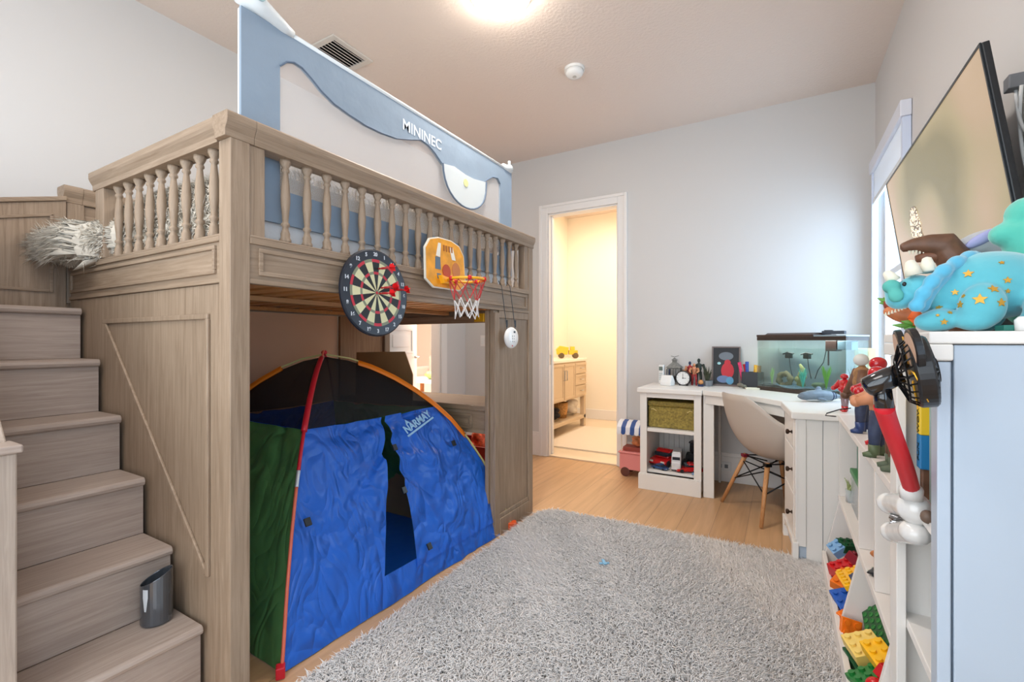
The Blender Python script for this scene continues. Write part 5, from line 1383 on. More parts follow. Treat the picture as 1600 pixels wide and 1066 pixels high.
wm.node_tree.links.new(t_.outputs[0], mx_.inputs[1]); wm.node_tree.links.new(g_.outputs[0], mx_.inputs[2]); wm.node_tree.links.new(mx_.outputs[0], N_['Material Output'].inputs[0])
MB().box(-ex+.008, ex-.008, -ey+.008, ey-.008, .03, .315).build('water', wm, aq, local=True)
MB().box(-ex-.002, ex*.35, -ey-.002, ey+.002, AH+.0005, AH+.016).prism([(-ey*.8, AH+.016), (ey*.8, AH+.016), (ey*.6, AH+.028), (-ey*.6, AH+.028)], -ex*.85, ex*.3, 'x').build('hood', mat('hood_brown', (70, 52, 44), .4), aq, local=True, bevel=.003)
MB().box(ex*.36, ex, -ey-.002, ey+.002, AH+.0005, AH+.008).build('glass_lid', mat('lid_grey', (150, 168, 176), .15, coat=.5), aq, local=True)
rq = random.Random(21); b = MB()
def bed_h(u, v):
    return (-ex+.01+u*(AL-.02), -ey+.01+v*(AW-.02), .03+.018*(.6+.4*math.sin(u*9)+.4*math.sin(v*7+u*13)))
b.grid(bed_h, 24, 10)
o = b.build('gravel', mat('gravel_blue_grey', (84, 110, 130), .8, var=.7, vscale=160, bump=1, bscale=200, bdist=.01), aq, local=True); o['kind'] = 'stuff'
# ornaments
b = MB(Matrix.Translation((-.175, -.01, .082)) @ Matrix.Rotation(PI/2, 4, 'X')).tube([(.045*math.cos(2*PI*i/18), .045*math.sin(2*PI*i/18), .0) for i in range(18)], [.020+.006*math.sin(i*2.1) for i in range(18)], 8, closed=True)
b.build('cave_ornament', mat('cave_stone', (124, 112, 84), .8, var=.3, vscale=40), aq, local=True, smooth=True)
MB().tube([(-.07, .02, .04), (-.075, .02, .12), (-.06, .02, .17), (-.08, .02, .20)], [.03, .02, .016, .008], 8).ball((-.045, .01, .11), .02).ball((-.09, .015, .09), .024).build('driftwood', mat('tank_wood', (150, 146, 96), .8, var=.3, vscale=40), aq, local=True, smooth=True)
def plant(x, y, h, n, m, sp, seed):
    r_ = random.Random(seed); b = MB()
    for k in range(n):
        a = r_.uniform(0, 2*PI); hh_ = h*r_.uniform(.6, 1); s_ = sp*r_.uniform(.3, 1)
        b.tube([(x, y, .04), (x+s_*.4*math.cos(a), y+s_*.4*math.sin(a), .04+hh_*.6), (x+s_*math.cos(a), y+s_*math.sin(a), .04+hh_)], [.003, .004, .0008], 5)
    return b.build('aquarium_plant', m, aq, local=True)
plant(.12, .0, .16, 30, mat('tank_green', (120, 176, 50), .5), .035, 1)
plant(-.255, -.04, .13, 18, mat('tank_pale_green', (160, 196, 130), .5), .022, 2)
plant(-.01, -.05, .14, 26, mat('tank_aqua', (90, 190, 170), .5), .035, 3)
plant(.20, .03, .09, 14, mat('tank_pink', (190, 110, 150), .5), .03, 4)
plant(.255, .06, .17, 26, mat('tank_dark_green', (70, 96, 60), .5), .035, 5)
MB().ball((.07, -.0, .06), (.05, .03, .022)).ball((.17, .05, .055), (.03, .03, .02)).build('rock', mat('tank_rock', (96, 110, 84), .8, var=.3, vscale=40), aq, local=True, smooth=True)
b = MB()
for x in (-.20, -.06):
    b.cbox((x, .07, .26), .04, .03, .04); b.tube([(x-.04, .06, .27), (x, .06, .285), (x+.045, .06, .275)], .006, 6); b.tube([(x+.01, .06, .25), (x+.025, .05, .18), (x+.05, .04, .10)], .003, 5)
b.tube([(.09, .05, .31), (.07, .05, .22), (.03, .05, .16), (.01, .05, .10)], .003, 5)
b.build('filter_pipes', BLK, aq, local=True)
MB().box(.10, .17, .02, .09, .30, .372).tube([(.11, .04, .20), (.11, .04, .31)], .006, 6).build('filter_box', mat('filter_brown', (66, 44, 40), .4), aq, local=True, bevel=.003)
MB().box(.18, .27, .02, .09, .31, .370).build('pump_box', mat('pump_grey', (110, 128, 140), .3), aq, local=True, bevel=.003)
Mq = MATX[aq.name]
la = bpy.data.lights.new('aquarium_fill_added', 'AREA'); la.shape = 'RECTANGLE'; la.size = .5; la.size_y = .06; la.energy = 1.6; la.color = (.9, 1.0, .98)  # added light under the hood, put in to brighten the tank
lo_ = bpy.data.objects.new('aquarium_fill_added', la); C.objects.link(lo_); lo_.matrix_world = Mq @ Matrix.Translation((-.03, 0, AH-.012))
o = MB(Mq @ Matrix.Translation((.17, .0, AH+.0165)) @ Matrix.Rotation(.3, 4, 'Z')).box(-.065, .065, -.025, .025, 0, .022).cbox((-.03, 0, .025), .05, .03, .006).build('feeder_box', mat('feeder_dark', (42, 48, 58), .35), bevel=.003)
props(o, 'small dark electronic box lying on top of the aquarium lid', 'device')
# yellow boards seen through the right end of the tank
o = MB(Matrix.Translation((.50, 4.02, DZT_)) @ Matrix.Rotation(.1, 4, 'Z')).box(-.06, .06, -.01, .01, 0, .32).box(-.045, -.02, -.013, -.010, .02, .30).box(.015, .035, -.013, -.010, .02, .30).build('yellow_board', mat('pale_yellow', (226, 200, 140), .6), bevel=.002)
props(o, 'pale yellow striped board standing in the desk corner behind the aquarium', 'board')

# ------------------------------------------------------------ toy shark, small red figure, hook
sh = thing('toy_shark', 'grey toy shark lying on the desk in front of the aquarium', 'toy shark', (.20, 3.39, DZT_), TH+.1)
SHK = mat('shark_grey', (112, 128, 140), .4, var=.15, vscale=30)
b = MB().tube([(-.145, 0, .032), (-.12, 0, .034), (-.06, 0, .036), (0, 0, .036), (.06, 0, .034), (.11, 0, .030), (.145, 0, .030)], [.006, .022, .033, .036, .030, .016, .006], 14)
b.ball((-.01, 0, .072), (.022, .005, .022)).ball((.15, 0, .048), (.010, .005, .026)).ball((-.02, -.045, .016), (.02, .028, .006)).ball((-.02, .045, .016), (.02, .028, .006))
b.build('body', SHK, sh, local=True, remesh=.0035, rsm=2)
MB().ball((-.02, -.006, .0125), (.08, .022, .012)).build('belly', mat('shark_belly', (206, 214, 216), .4), sh, local=True, smooth=True)
for x in (.07, .09): MB(Matrix.Translation((x, 0, .033)) @ Matrix.Rotation(PI/2, 4, 'Y')).lathe([(.029-(x-.07)*.35, -.003), (.030-(x-.07)*.35, .003)], 16).build('band', NAVY, sh, local=True)
o = lump('toy_crab', 'tiny red toy at the nose of the grey toy shark', 'toy', tuple(Vector(at(1256, 614, Y=3.50)[:2]).to_3d()+Vector((0, 0, DZT_+.018))), (.022, .018, .018), mat('toy_crab_red', (196, 40, 50), .4, var=.5, vscale=80), 11, 8, vox=.003)
hkp = MB().tube([at(1329, 638, X=.235)+Vector((0, 0, -.0)), at(1312, 640, X=.215), at(1292, 646, X=.175), at(1290, 648, X=.17)+Vector((0, 0, -.004)), at(1306, 651, X=.20)], .0025, 6)
zmin = min(p.z for p in hkp.v); hkp.v = [p+Vector((0, 0, max(0, .803-zmin))) for p in hkp.v]
o = hkp.build('wire_hook', BLKM, smooth=True); props(o, 'thin black wire hook lying over the top of the drawer cabinet', 'hook')

# ------------------------------------------------------------ action figures on the low bookshelf
SH = DZT_
TAN = mat('tan_muscle', (204, 138, 98), .5, bump=.4, bscale=40)
GBT = mat('green_boots', (84, 98, 66), .5, bump=.4, bscale=60)
JN = mat('navy_trousers', (52, 62, 88), .6, var=.2, vscale=50)
RHD = mat('glossy_red', (190, 26, 34), .2, coat=.6)
GF = 'large toy figures standing along the low bookshelf'
figure('big muscular toy figure with red head, navy trousers and green boots, nearest the black fan', (.266, 1.87, SH), PI-.1, .29, (TAN, JN, GBT, RHD, TAN), pose=1, group=GF, B=1.4)
figure('big toy figure with white head, brown cloak and blue shoes further along the low bookshelf', (.280, 2.33, SH), PI+.1, .32, (mat('brown_cloak', (150, 110, 70), .7, var=.3, vscale=50), JN, mat('blue_shoes', (40, 62, 110), .4), mat('white_head', (214, 214, 206), .5), BRN), pose=2, group=GF, B=1.35)
figure('toy figure with red torso and scaly green feet hidden behind the black fan', (.275, 1.69, SH), PI, .30, (RHD, BRN, mat('scaly_green', (86, 96, 74), .6, bump=1, bscale=160), BRN, RHD), group=GF)
figure('red toy figure with blue chest between the white headed figure and the muscular one', (.300, 2.09, SH), PI, .315, (mat('blue_chest', (70, 96, 140), .4), RHD, RHD, RHD, RHD), pose=1, group=GF, B=1.4)
figure('glossy red and silver toy figure standing at the end of the white drawer cabinet', (.285, 2.98, SH), PI+.5, .20, (RHD, mat('silver_toy', (150, 130, 136), .3, .6), RHD, RHD, RHD), pose=1, B=1.6)
figure('small brown and orange toy figure beside the glossy red one on the drawer cabinet', (.42, 2.98, SH), PI, .21, (mat('orange_brown', (180, 110, 60), .5, var=.3, vscale=50), BRN, BRN, mat('white_head', 0), BRN))

# ------------------------------------------------------------ things inside the low bookshelf
zB = .4006
cn = thing('clear_container', 'clear plastic container with green lid in the far bay of the low bookshelf', 'container', (.40, 2.50, zB))
CP = sheer_mat('clear_plastic', (214, 222, 226), .35, .1)
b = MB().box(-.12, .12, -.17, .17, 0, .004).box(-.12, -.116, -.17, .17, .004, .15).box(.116, .12, -.17, .17, .004, .15).box(-.116, .116, -.17, -.166, .004, .15).box(-.116, .116, .166, .17, .004, .15)
b.build('tub', CP, cn, local=True)
MB().box(-.125, .125, -.175, .175, .1505, .175).build('lid', GRN, cn, local=True, bevel=.004)
lump('toy_pieces', 'reddish brown toy pieces inside the clear container', 'toy pieces', (.38, 2.48, zB+.006+.03), (.10, .13, .03), mat('brown_bits', (150, 90, 70), .6, var=.6, vscale=60), 5, 12)
gx = thing('brick_set_box', 'green and grey box with a red logo on the clear container in the low bookshelf', 'box', (.41, 2.50, zB+.1762))
MB().box(-.11, .11, -.16, .16, 0, .17).build('box', mat('box_green', (40, 110, 90), .5, var=.5, vscale=14), gx, local=True, bevel=.002)
MB().box(-.1125, -.1105, -.155, -.06, .10, .16).build('logo_patch', RED, gx, local=True)
Mt = MATX[gx.name] @ frame3((-.1130, -.1075, .13), (0, -1, 0), (0, 0, 1))
text('lettering', 'LEGO', .032, Mt, WPL, gx, bold=.001)
jar = thing('small_jar', 'small clear jar with a pale green sprig on the far end of the middle bookshelf', 'jar', (.285, 2.72, zB))
MB().lathe([(.022, 0), (.024, .06), (.02, .06), (.019, .004), (0, .004)], 16).build('glass', CP, jar, local=True, smooth=True)
b = MB()
for k in range(9): b.tube([(0, 0, .01), (.012*math.cos(k), .012*math.sin(k), .06), (.028*math.cos(k*1.3), .028*math.sin(k*1.3), .11)], [.002, .004, .001], 5)
b.build('sprig', mat('sprig_green', (170, 180, 120), .6), jar, local=True)
lump('toy_creature', 'orange and brown toy creature in the middle bay of the low bookshelf', 'toy', (.30, 2.03, zB+.03), (.035, .05, .03), mat('orange_brown', 0), 12, 10, vox=.004)
toy_car('black toy car nearest the front in the middle bay of the low bookshelf', (.305, 1.90, zB), 2.7, .12, .055, .04, BLK, 'sport', group='toy cars in the low bookshelf')
toy_car('dark grey toy car behind the black one in the middle bay of the low bookshelf', (.36, 1.965, zB), 2.5, .12, .055, .04, mat('dark_grey_toy', (60, 62, 66), .4), 'sedan', group='toy cars in the low bookshelf')

def brick(label, loc, rot, nx, ny, nz, m, group='toy bricks in the bookshelf bins'):
    u_ = .032
    t = bpy.data.objects.new('toy_brick', None); C.objects.link(t); t.location = loc; t.rotation_euler = rot; t.empty_display_size = .02
    props(t, label, 'toy brick', group); MATX[t.name] = Matrix.Translation(loc) @ Euler(rot).to_matrix().to_4x4()
    MB().cbox((0, 0, 0), nx*u_, ny*u_, nz*.019).build('block', m, t, local=True, bevel=.0015)
    b = MB()
    for i in range(nx):
        for j in range(ny): b.lathe([(.0095, nz*.0095), (.0095, nz*.0095+.008), (0, nz*.0095+.008)], 10, o=((i-(nx-1)/2)*u_, (j-(ny-1)/2)*u_, 0))
    b.build('studs', m, t, local=True)
    return t
bc = {'red': RED, 'orange': ORG, 'yellow': YEL, 'green': GRN, 'blue': BLU, 'sky': LBL, 'dark red': mat('brick_dark_red', (130, 20, 30), .4), 'dark green': mat('brick_dark_green', (22, 80, 44), .4), 'pale yellow': mat('brick_pale_yellow', (240, 206, 110), .4), 'navy': NAVY, 'white': WPL}
pile = [ # colour, label tail, y, z, x, rot, size
 ('red', 'standing tilted at the back top of the far bin', (.30, 2.30, .262), (.9, .5, .4), 2, 4, 1),
 ('yellow', 'long plate lying tilted on top of the far bin', (.245, 2.27, .228), (-.10, -.45, .15), 3, 5, 1),
 ('sky', 'with the dark rim at the left corner of the far bin', (.225, 2.62, .205), (.3, -.7, .2), 2, 2, 2),
 ('dark green', 'behind the sky blue brick in the far bin', (.27, 2.64, .218), (.2, .1, .6), 3, 2, 2),
 ('dark red', 'behind the yellow plate in the far bin', (.29, 2.47, .225), (.4, .3, .9), 3, 2, 2),
 ('red', 'lying below the sky blue brick in the far bin', (.235, 2.52, .150), (.1, -.3, .5), 3, 2, 3),
 ('orange', 'under the yellow plate near the front of the far bin', (.225, 2.38, .160), (.2, -.4, 1.0), 3, 2, 2),
 ('blue', 'low at the front of the far bin', (.215, 2.27, .128), (.5, -.3, .3), 2, 3, 1),
 ('navy', 'at the right top edge of the far bin', (.260, 2.19, .265), (.2, -.5, .3), 2, 1, 2),
 ('orange', 'lowest at the right end of the far bin', (.225, 2.18, .105), (.2, -.2, .8), 2, 2, 2),
 ('red', 'buried in the middle of the far bin', (.36, 2.40, .120), (.1, .1, .2), 4, 4, 4),
 ('orange', 'standing at the left edge of the near bin', (.215, 2.07, .125), (1.2, .2, .2), 2, 2, 1),
 ('pale yellow', 'large block tilted in front in the near bin', (.235, 1.89, .165), (.15, -.35, .3), 3, 3, 2),
 ('yellow', 'beside the pale yellow block in the near bin', (.262, 1.80, .200), (.15, -.35, .3), 2, 3, 2),
 ('green', 'below the pale yellow block in the near bin', (.232, 1.77, .125), (-.2, -.35, .5), 3, 2, 3),
 ('dark green', 'left of the green block low in the near bin', (.225, 1.90, .105), (.2, -.2, .3), 2, 3, 2),
 ('red', 'between the green grid and the green block in the near bin', (.290, 1.71, .185), (.4, .2, .9), 2, 3, 2),
 ('sky', 'small, in front of the green block in the near bin', (.235, 1.665, .115), (.4, .2, .9), 2, 2, 1),
 ('white', 'low at the right end of the near bin', (.240, 1.60, .095), (.2, .1, .5), 3, 2, 1),
 ('dark red', 'on the white brick at the right end of the near bin', (.265, 1.62, .130), (.5, .1, .5), 3, 2, 1),
]
for c_, tail, loc, rot, nx, ny, nz in pile:
    brick(('%s toy brick %s' % (c_, tail)), loc, rot, nx, ny, nz, bc[c_])
gp = MB(Matrix.Translation((.285, 1.975, .205)) @ Matrix.Rotation(.35, 4, 'X') @ Matrix.Rotation(-.95, 4, 'Y') @ Matrix.Scale(.62, 4))
gp.m = 0; gp.box(-.10, .10, -.15, .15, -.008, .0)
gp.m = 1
for i in range(5):
    for j in range(7): gp.lathe([(.014, .0), (.014, .003), (.010, .003), (.010, .0015), (0, .0015)], 10, o=(-.08+.04*i, -.13+.042*j+(.02 if i % 2 else 0), 0))
o = gp.build('honeycomb_plate', [bc['dark green'], GRN]); props(o, 'green toy plate with round holes leaning in the near bin of the low bookshelf', 'toy plate')
o = MB().ball((.235, 1.69, .165), .026, n=16, k=10).build('toy_ball', RED, smooth=True); props(o, 'shiny red toy ball at the front of the near bin of the low bookshelf', 'ball')

# ------------------------------------------------------------ things in the tall bookcase
bt = thing('toy_bat', 'yellow, blue and brown lettered toy bat standing inside the tall bookcase', 'toy bat', (.292, 1.425, .8005))
for nm, z0, z1, w_, m_ in (('handle', 0, .07, .010, BRN), ('blue_section', .07, .15, .015, mat('bat_blue', (30, 120, 176), .4)), ('yellow_section', .15, .26, .015, mat('bat_yellow', (240, 200, 40), .4))):
    MB().box(-w_, w_, -w_, w_, z0, z1).build(nm, m_, bt, local=True, bevel=.003)
for s_, z in (('WOW', .185), ('FUN', .11)):
    text('lettering', s_, .022, MATX[bt.name] @ frame3((-.0156, -.004, z), (0, 0, 1), (0, 1, 0)), BLK, bt)
o = MB().tube([(.300, 1.385, .8005), (.300, 1.385, 1.06)], .011, 12).build('grey_tube', mat('tube_grey_green', (140, 160, 152), .4), smooth=True); props(o, 'grey green tube standing beside the toy bat in the tall bookcase', 'tube')
o = MB().box(.315, .335, 1.33, 1.37, .8005, 1.05).build('picture_book', mat('book_red_brown', (170, 96, 80), .6, var=.3, vscale=30), bevel=.002); props(o, 'reddish brown book standing on the upper shelf of the tall bookcase', 'book')
sb = thing('small_box', 'blue and white small box tilted on the lower shelf of the tall bookcase', 'box', (.335, 1.40, .5005), .5)
MB().box(-.035, .035, -.02, .02, 0, .055).build('lower_half', mat('box_blue', (40, 100, 160), .4, var=.4, vscale=60), sb, local=True, bevel=.002)
MB().box(-.035, .035, -.02, .02, .0552, .10).build('upper_half', WPL, sb, local=True, bevel=.002)
pk_ = MB().tube([(.262, .985, .001), (.253, .955, .30), (.246, .93, .575)], .009, 10).ball((.2455, .928, .592), (.013, .013, .016)).ball((.2455, .927, .612), (.009, .009, .010))
o = pk_.build('wooden_pole', mat('pole_beige', (196, 186, 168), .6), smooth=True); props(o, 'thin beige pole with a knobbed tip leaning before the tall bookcase side', 'pole')

# ------------------------------------------------------------ clip fan on the tall bookcase
fa = thing('clip_fan', 'black clip fan on a curved red neck with a white clamp on the tall bookcase', 'fan', (.243, 1.31, .68))
Fc = at(1429, 582, Y=1.02); Fc.y = 1.02
Fa = at(1352, 607, Y=1.02)
ax_ = Vector((1, -.10, .16)).normalized()
Q = ax_.to_track_quat('Z', 'Y').to_matrix().to_4x4()
cx_ = Vector((.192, 1.02, Fc.z))
Mc = Matrix.Translation(cx_) @ Q
rc_ = .057
MB(Mc).lathe([(rc_, -.002), (rc_+.003, .002), (rc_+.003, .021), (rc_, .024), (rc_-.004, .022), (rc_-.004, .0)], 40).build('drum', BLK, fa, smooth=False, bevel=.0008)
b = MB(Mc)
for i in range(24):
    a = 2*PI*i/24; c, s = math.cos(a), math.sin(a)
    b.tube([(rc_*c, rc_*s, .0), (rc_*.86*math.cos(a+.1), rc_*.86*math.sin(a+.1), -.012), (rc_*.42*math.cos(a+.25), rc_*.42*math.sin(a+.25), -.021)], .0014, 5)
b.tube([(rc_*.42*math.cos(2*PI*i/24), rc_*.42*math.sin(2*PI*i/24), -.021) for i in range(24)], .002, 6, closed=True)
b.tube([(rc_*.86*math.cos(2*PI*i/24), rc_*.86*math.sin(2*PI*i/24), -.012) for i in range(24)], .0016, 6, closed=True)
b.build('rear_grille', BLKM, fa)
b = MB(Mc)
for i in range(30):
    a = 2*PI*i/30; b.tube([(rc_*math.cos(a), rc_*math.sin(a), .023), (rc_*.3*math.cos(a), rc_*.3*math.sin(a), .030)], .0014, 5)
b.lathe([(.02, .029), (.02, .032), (0, .033)], 16)
b.build('front_grille', BLKM, fa)
for k in range(4):
    a = k*PI/2+.4
    MB(Mc @ Matrix.Rotation(a, 4, 'Z')).grid(lambda u, v: (.012+.044*u, (v-.5)*(.02+.035*u), .002+.012*(v-.5)), 5, 4).build('blade', mat('blade_amber', (240, 176, 40), .35), fa, solid=.0016, smooth=True)
MB(Mc).lathe([(.012, 0), (.014, .020), (.008, .022)], 14).build('hub', mat('blade_amber', 0), fa, smooth=True)
m0 = cx_-ax_*.018; m1 = Vector(Fa)
MB().tube([m0, m0.lerp(m1, .35), m0.lerp(m1, .93), m1, m1.lerp(m0, -.04)], [.017, .0185, .0175, .0135, .006], 18).build('motor_housing', mat('gloss_black', (16, 17, 20), .12, coat=.6), fa, smooth=True)
jt = m0.lerp(m1, .50)
MB().tube([jt-Vector((0, 0, .010)), jt-Vector((-.003, 0, .046))], [.013, .0145], 14).build('tilt_joint', mat('gloss_black', 0), fa, smooth=True)
nk = [jt-Vector((-.003, 0, .044)), jt+Vector((.010, .03, -.085)), jt+Vector((.035, .11, -.14)), Vector((.228, 1.23, .905)), Vector((.241, 1.295, .835)), Vector((.243, 1.315, .788))]
def bez(pts, n=24):
    o_ = []
    for i in range(n+1):
        t = i/n; q = [Vector(p) for p in pts]
        while len(q) > 1: q = [q[j].lerp(q[j+1], t) for j in range(len(q)-1)]
        o_.append(q[0])
    return o_
nk2 = [at(1379, 636, Y=1.03), at(1390, 668, Y=1.08), at(1404, 700, Y=1.15), at(1416, 732, Y=1.22), at(1424, 764, Y=1.29)]
MB().tube(bez([jt-Vector((-.003, 0, .044))]+nk2), .0150, 14).build('neck', mat('neck_red', (214, 16, 36), .45), fa, smooth=True)
e_ = nk2[-1]
WC = mat('clamp_white', (226, 224, 220), .2, coat=.5)
MB(Matrix.Translation(e_)).lathe([(.020, -.022), (.021, .0), (.018, .006)], 16).build('neck_collar', WC, fa, smooth=True)
j1, j2 = at(1391, 787, Y=1.42), at(1396, 832, Y=1.42)
g1, g2 = at(1430, 795, Y=1.31), at(1430, 832, Y=1.31)
b = MB().ball(tuple(j1), (.028, .026, .026)).tube([j1, j1.lerp(g1, .5)+Vector((.0, -.01, .006)), g1], [.022, .026, .034], 14).ball(tuple(g1), (.03, .035, .036))
b.build('clamp_jaw', WC, fa, remesh=.004, rsm=4)
b = MB().ball(tuple(j2), (.027, .026, .024)).tube([j2, j2.lerp(g2, .5), g2], [.022, .024, .028], 14).ball(tuple(g2), (.03, .035, .026))
b.build('clamp_jaw', WC, fa, remesh=.004, rsm=4)
sp_ = [Vector((at(1400, 0, Y=1.40).x, 1.40, j1.z-.018-(j1.z-j2.z-.036)*i/40))+Vector((.012*math.cos(i*1.2), .012*math.sin(i*1.2), 0)) for i in range(41)]
MB().tube(sp_, .0018, 5).build('spring', CHR, fa)
kn = at(1449, 808, Y=1.25); MB().ball(tuple(kn), (.012, .012, .014)).build('clamp_knob', mat('knob_brown', (110, 90, 76), .5), fa, smooth=True)
for u, Y in ((1426, .985), (1405, 1.062)):
    q = at(u, 547, Y=Y)
    Me = Matrix.Translation((q.x+.001, Y, q.z)) @ Matrix.Rotation(.12 if u > 1410 else .05, 4, 'Z') @ Q
    MB(Me).lathe([(.033, -.004), (.036, -.003), (.036, .006), (.033, .007), (.030, .005), (.030, -.002), (.033, -.004)], 32).build('round_loop', BLK, fa, smooth=False)
    MB(Me).lathe([(0, -.0045), (.0295, -.0045), (.0295, .002), (0, .002)], 32).build('loop_disc', mat('disc_beige', (196, 160, 136), .5), fa)

# ------------------------------------------------------------ television
TVY0, TVY1 = 1.600, 2.815
tvM = frame3((.431, (TVY0+TVY1)/2, 1.922), (0, -1, 0), (-.1435, 0, .99))     # local x toward the camera, y up the screen, z outwards (-x)
tv = thing('television', 'large flat television tilted forward on the right wall showing a bird picture', 'television', (.5, (TVY0+TVY1)/2, 1.25))
wv, hv = TVY1-TVY0, .685
if (tvM.to_3x3() @ Vector((0, 0, 1))).x > 0: raise RuntimeError('tv frame')
MB(tvM).box(-wv/2, wv/2, -hv, 0, -.018, -.002).build('case', mat('tv_black', (18, 20, 24), .35), tv, bevel=.003)
b = MB(tvM); e = .007
b.box(-wv/2, wv/2, -e, 0, -.0019, .002).box(-wv/2, wv/2, -hv, -hv+e*2, -.0019, .002).box(-wv/2, -wv/2+e, -hv+2*e, -e, -.0019, .002).box(wv/2-e, wv/2, -hv+2*e, -e, -.0019, .002)
b.build('bezel', mat('tv_bezel', (30, 36, 42), .25, .5), tv)
sm = bpy.data.materials.new('screen_picture'); sm.use_nodes = True; nt_ = sm.node_tree; N_ = nt_.nodes; L_ = nt_.links
bs_ = N_['Principled BSDF']; bs_.inputs['Base Color'].default_value = (.01, .01, .01, 1); bs_.inputs['Roughness'].default_value = .25
tc0 = N_.new('ShaderNodeTexCoord'); nz = N_.new('ShaderNodeTexNoise'); nz.inputs['Scale'].default_value = 2.6; nz.inputs['Detail'].default_value = .5
L_.new(tc0.outputs['Object'], nz.inputs['Vector']); rp = N_.new('ShaderNodeValToRGB')
els = rp.color_ramp.elements; els[0].position = .32; els[0].color = (*lin((134, 122, 84)), 1); els[1].position = .70; els[1].color = (*lin((200, 172, 142)), 1)
e3 = els.new(.45); e3.color = (*lin((170, 152, 112)), 1); e4 = els.new(.56); e4.color = (*lin((186, 158, 126)), 1)
L_.new(nz.outputs['Fac'], rp.inputs[0]); L_.new(rp.outputs[0], bs_.inputs['Emission Color']); bs_.inputs['Emission Strength'].default_value = .78
MB(tvM).box(-wv/2+e, wv/2-e, -hv+2*e, -e, -.0018, .0).build('screen', sm, tv)
b = MB(tvM)
bm_ = mat('screen_bird', (60, 50, 44), .4, emit=(150, 132, 110), es=.5)
def scr(Y, Z): # local coordinates on the screen
    return ((TVY0+TVY1)/2-Y, -(1.922-Z)/.99)
cy, cz = scr(2.46, 1.62)
b.prism([(cy+.085*math.cos(a)*(1.0 if math.sin(a) < 0 else .8), cz-.02+.085*math.sin(a)) for a in [2*PI*i/24 for i in range(24)]], .0004, .0012, 'z')
b.prism([(cy+.055*math.cos(a), cz+.070+.030*math.sin(a)) for a in [2*PI*i/18 for i in range(18)]], .0004, .0013, 'z')
bb = b.build('bird_picture', bm_, tv)
b = MB(tvM); rq = random.Random(3)
for k in range(260):
    a = rq.uniform(0, 2*PI); r_ = rq.random()**.5; x, z = cy+.075*r_*math.cos(a), cz+.01+.10*r_*math.sin(a)*.9
    b.cbox((x, z, .0016), .009, .005, .0004)
b.build('bird_speckles', mat('screen_speck', (220, 206, 186), .4, emit=(230, 214, 190), es=.8), tv)
MB().box(.530, XR-.001, 2.05, 2.35, 1.40, 1.62).build('wall_bracket', BLKM, tv)
kb = [Vector((.575, 1.86, 1.90)), Vector((.565, 1.83, 1.86)), Vector((.57, 1.84, 1.76)), Vector((.574, 1.78, 1.68)), Vector((.574, 1.70, 1.66)), Vector((.574, 1.72, 1.80)), Vector((.574, 1.78, 1.88))]
ka = thing('cable', 'white cable looped on the right wall beside the television with a dark plug', 'cable', (.574, 1.78, 1.6))
MB().tube(bez(kb, 30), .0045, 8).tube(bez([Vector((.574, 1.82, 1.88)), Vector((.57, 1.86, 1.7)), Vector((.574, 1.76, 1.55)), Vector((.574, 1.62, 1.40)), Vector((.576, 1.62, 1.3))], 24), .0045, 8).build('cord', WPL, ka, smooth=True)
MB().box(.550, .583, 1.825, 1.865, 1.88, 1.92).build('plug', GREY, ka, bevel=.003)

# ------------------------------------------------------------ plush toys on the tall bookcase
TZ = 1.1875
AQ = mat('aqua_plush', (92, 184, 198), .85, sheen=.6, bump=.25, bscale=140, var=.05, vscale=12)
YP = 1.235
def q(u, v, Y=YP): return at(u, v, Y=Y)
tp_ = thing('plush_triceratops', 'aqua blue plush triceratops with gold stars and white horns on the tall bookcase', 'plush toy', (.38, YP, TZ))
b = MB()
c0 = q(1545, 447); rx_ = q(1650, 447).x-q(1440, 447).x
b.ball(tuple(c0), (rx_*.48, .072, .066), n=20, k=14)
c1 = q(1478, 462); b.ball(tuple(c1), (.050, .056, .050), n=16, k=12)
hd = q(1432, 456, 1.20); b.ball(tuple(hd), (.034, .036, .034), Matrix.Rotation(.3, 4, 'Y'))
sn = q(1405, 467, 1.19); b.ball(tuple(sn), (.024, .024, .022)); b.ball(tuple(q(1394, 455, 1.19)), (.014, .017, .020))
for (u, v, Y, r_) in ((1468, 500, 1.185, (.030, .026, .022)), (1535, 478, 1.165, (.034, .028, .042)), (1640, 480, 1.165, (.034, .028, .042)), (1475, 500, 1.29, (.028, .026, .022)), (1545, 490, 1.30, (.028, .026, .030)), (1650, 490, 1.30, (.028, .026, .030))):
    p = q(u, v, Y); b.ball(tuple(p), r_)
    f_ = Vector((p.x-.010, Y, TZ+.020)); b.ball(tuple(f_), (.030, .024, .0195))
b.tube([q(1640, 440), q(1700, 455), q(1740, 480)], [.045, .03, .012], 12)
zl = TZ+.0005
b.v = [Vector((p.x, p.y, max(p.z, zl))) for p in b.v]
b.build('body', AQ, tp_, remesh=.0045, rsm=6)
MB().ball(tuple(q(1393, 448, 1.178)), (.016, .016, .014)).ball(tuple(q(1400, 462, 1.168)), (.014, .009, .014)).build('muzzle', mat('teal_muzzle', (88, 176, 166), .85), tp_, remesh=.004, rsm=3)
MB().ball(tuple(q(1413, 444, 1.160)), (.0035, .0035, .0045)).build('eye', BLK, tp_, smooth=True)
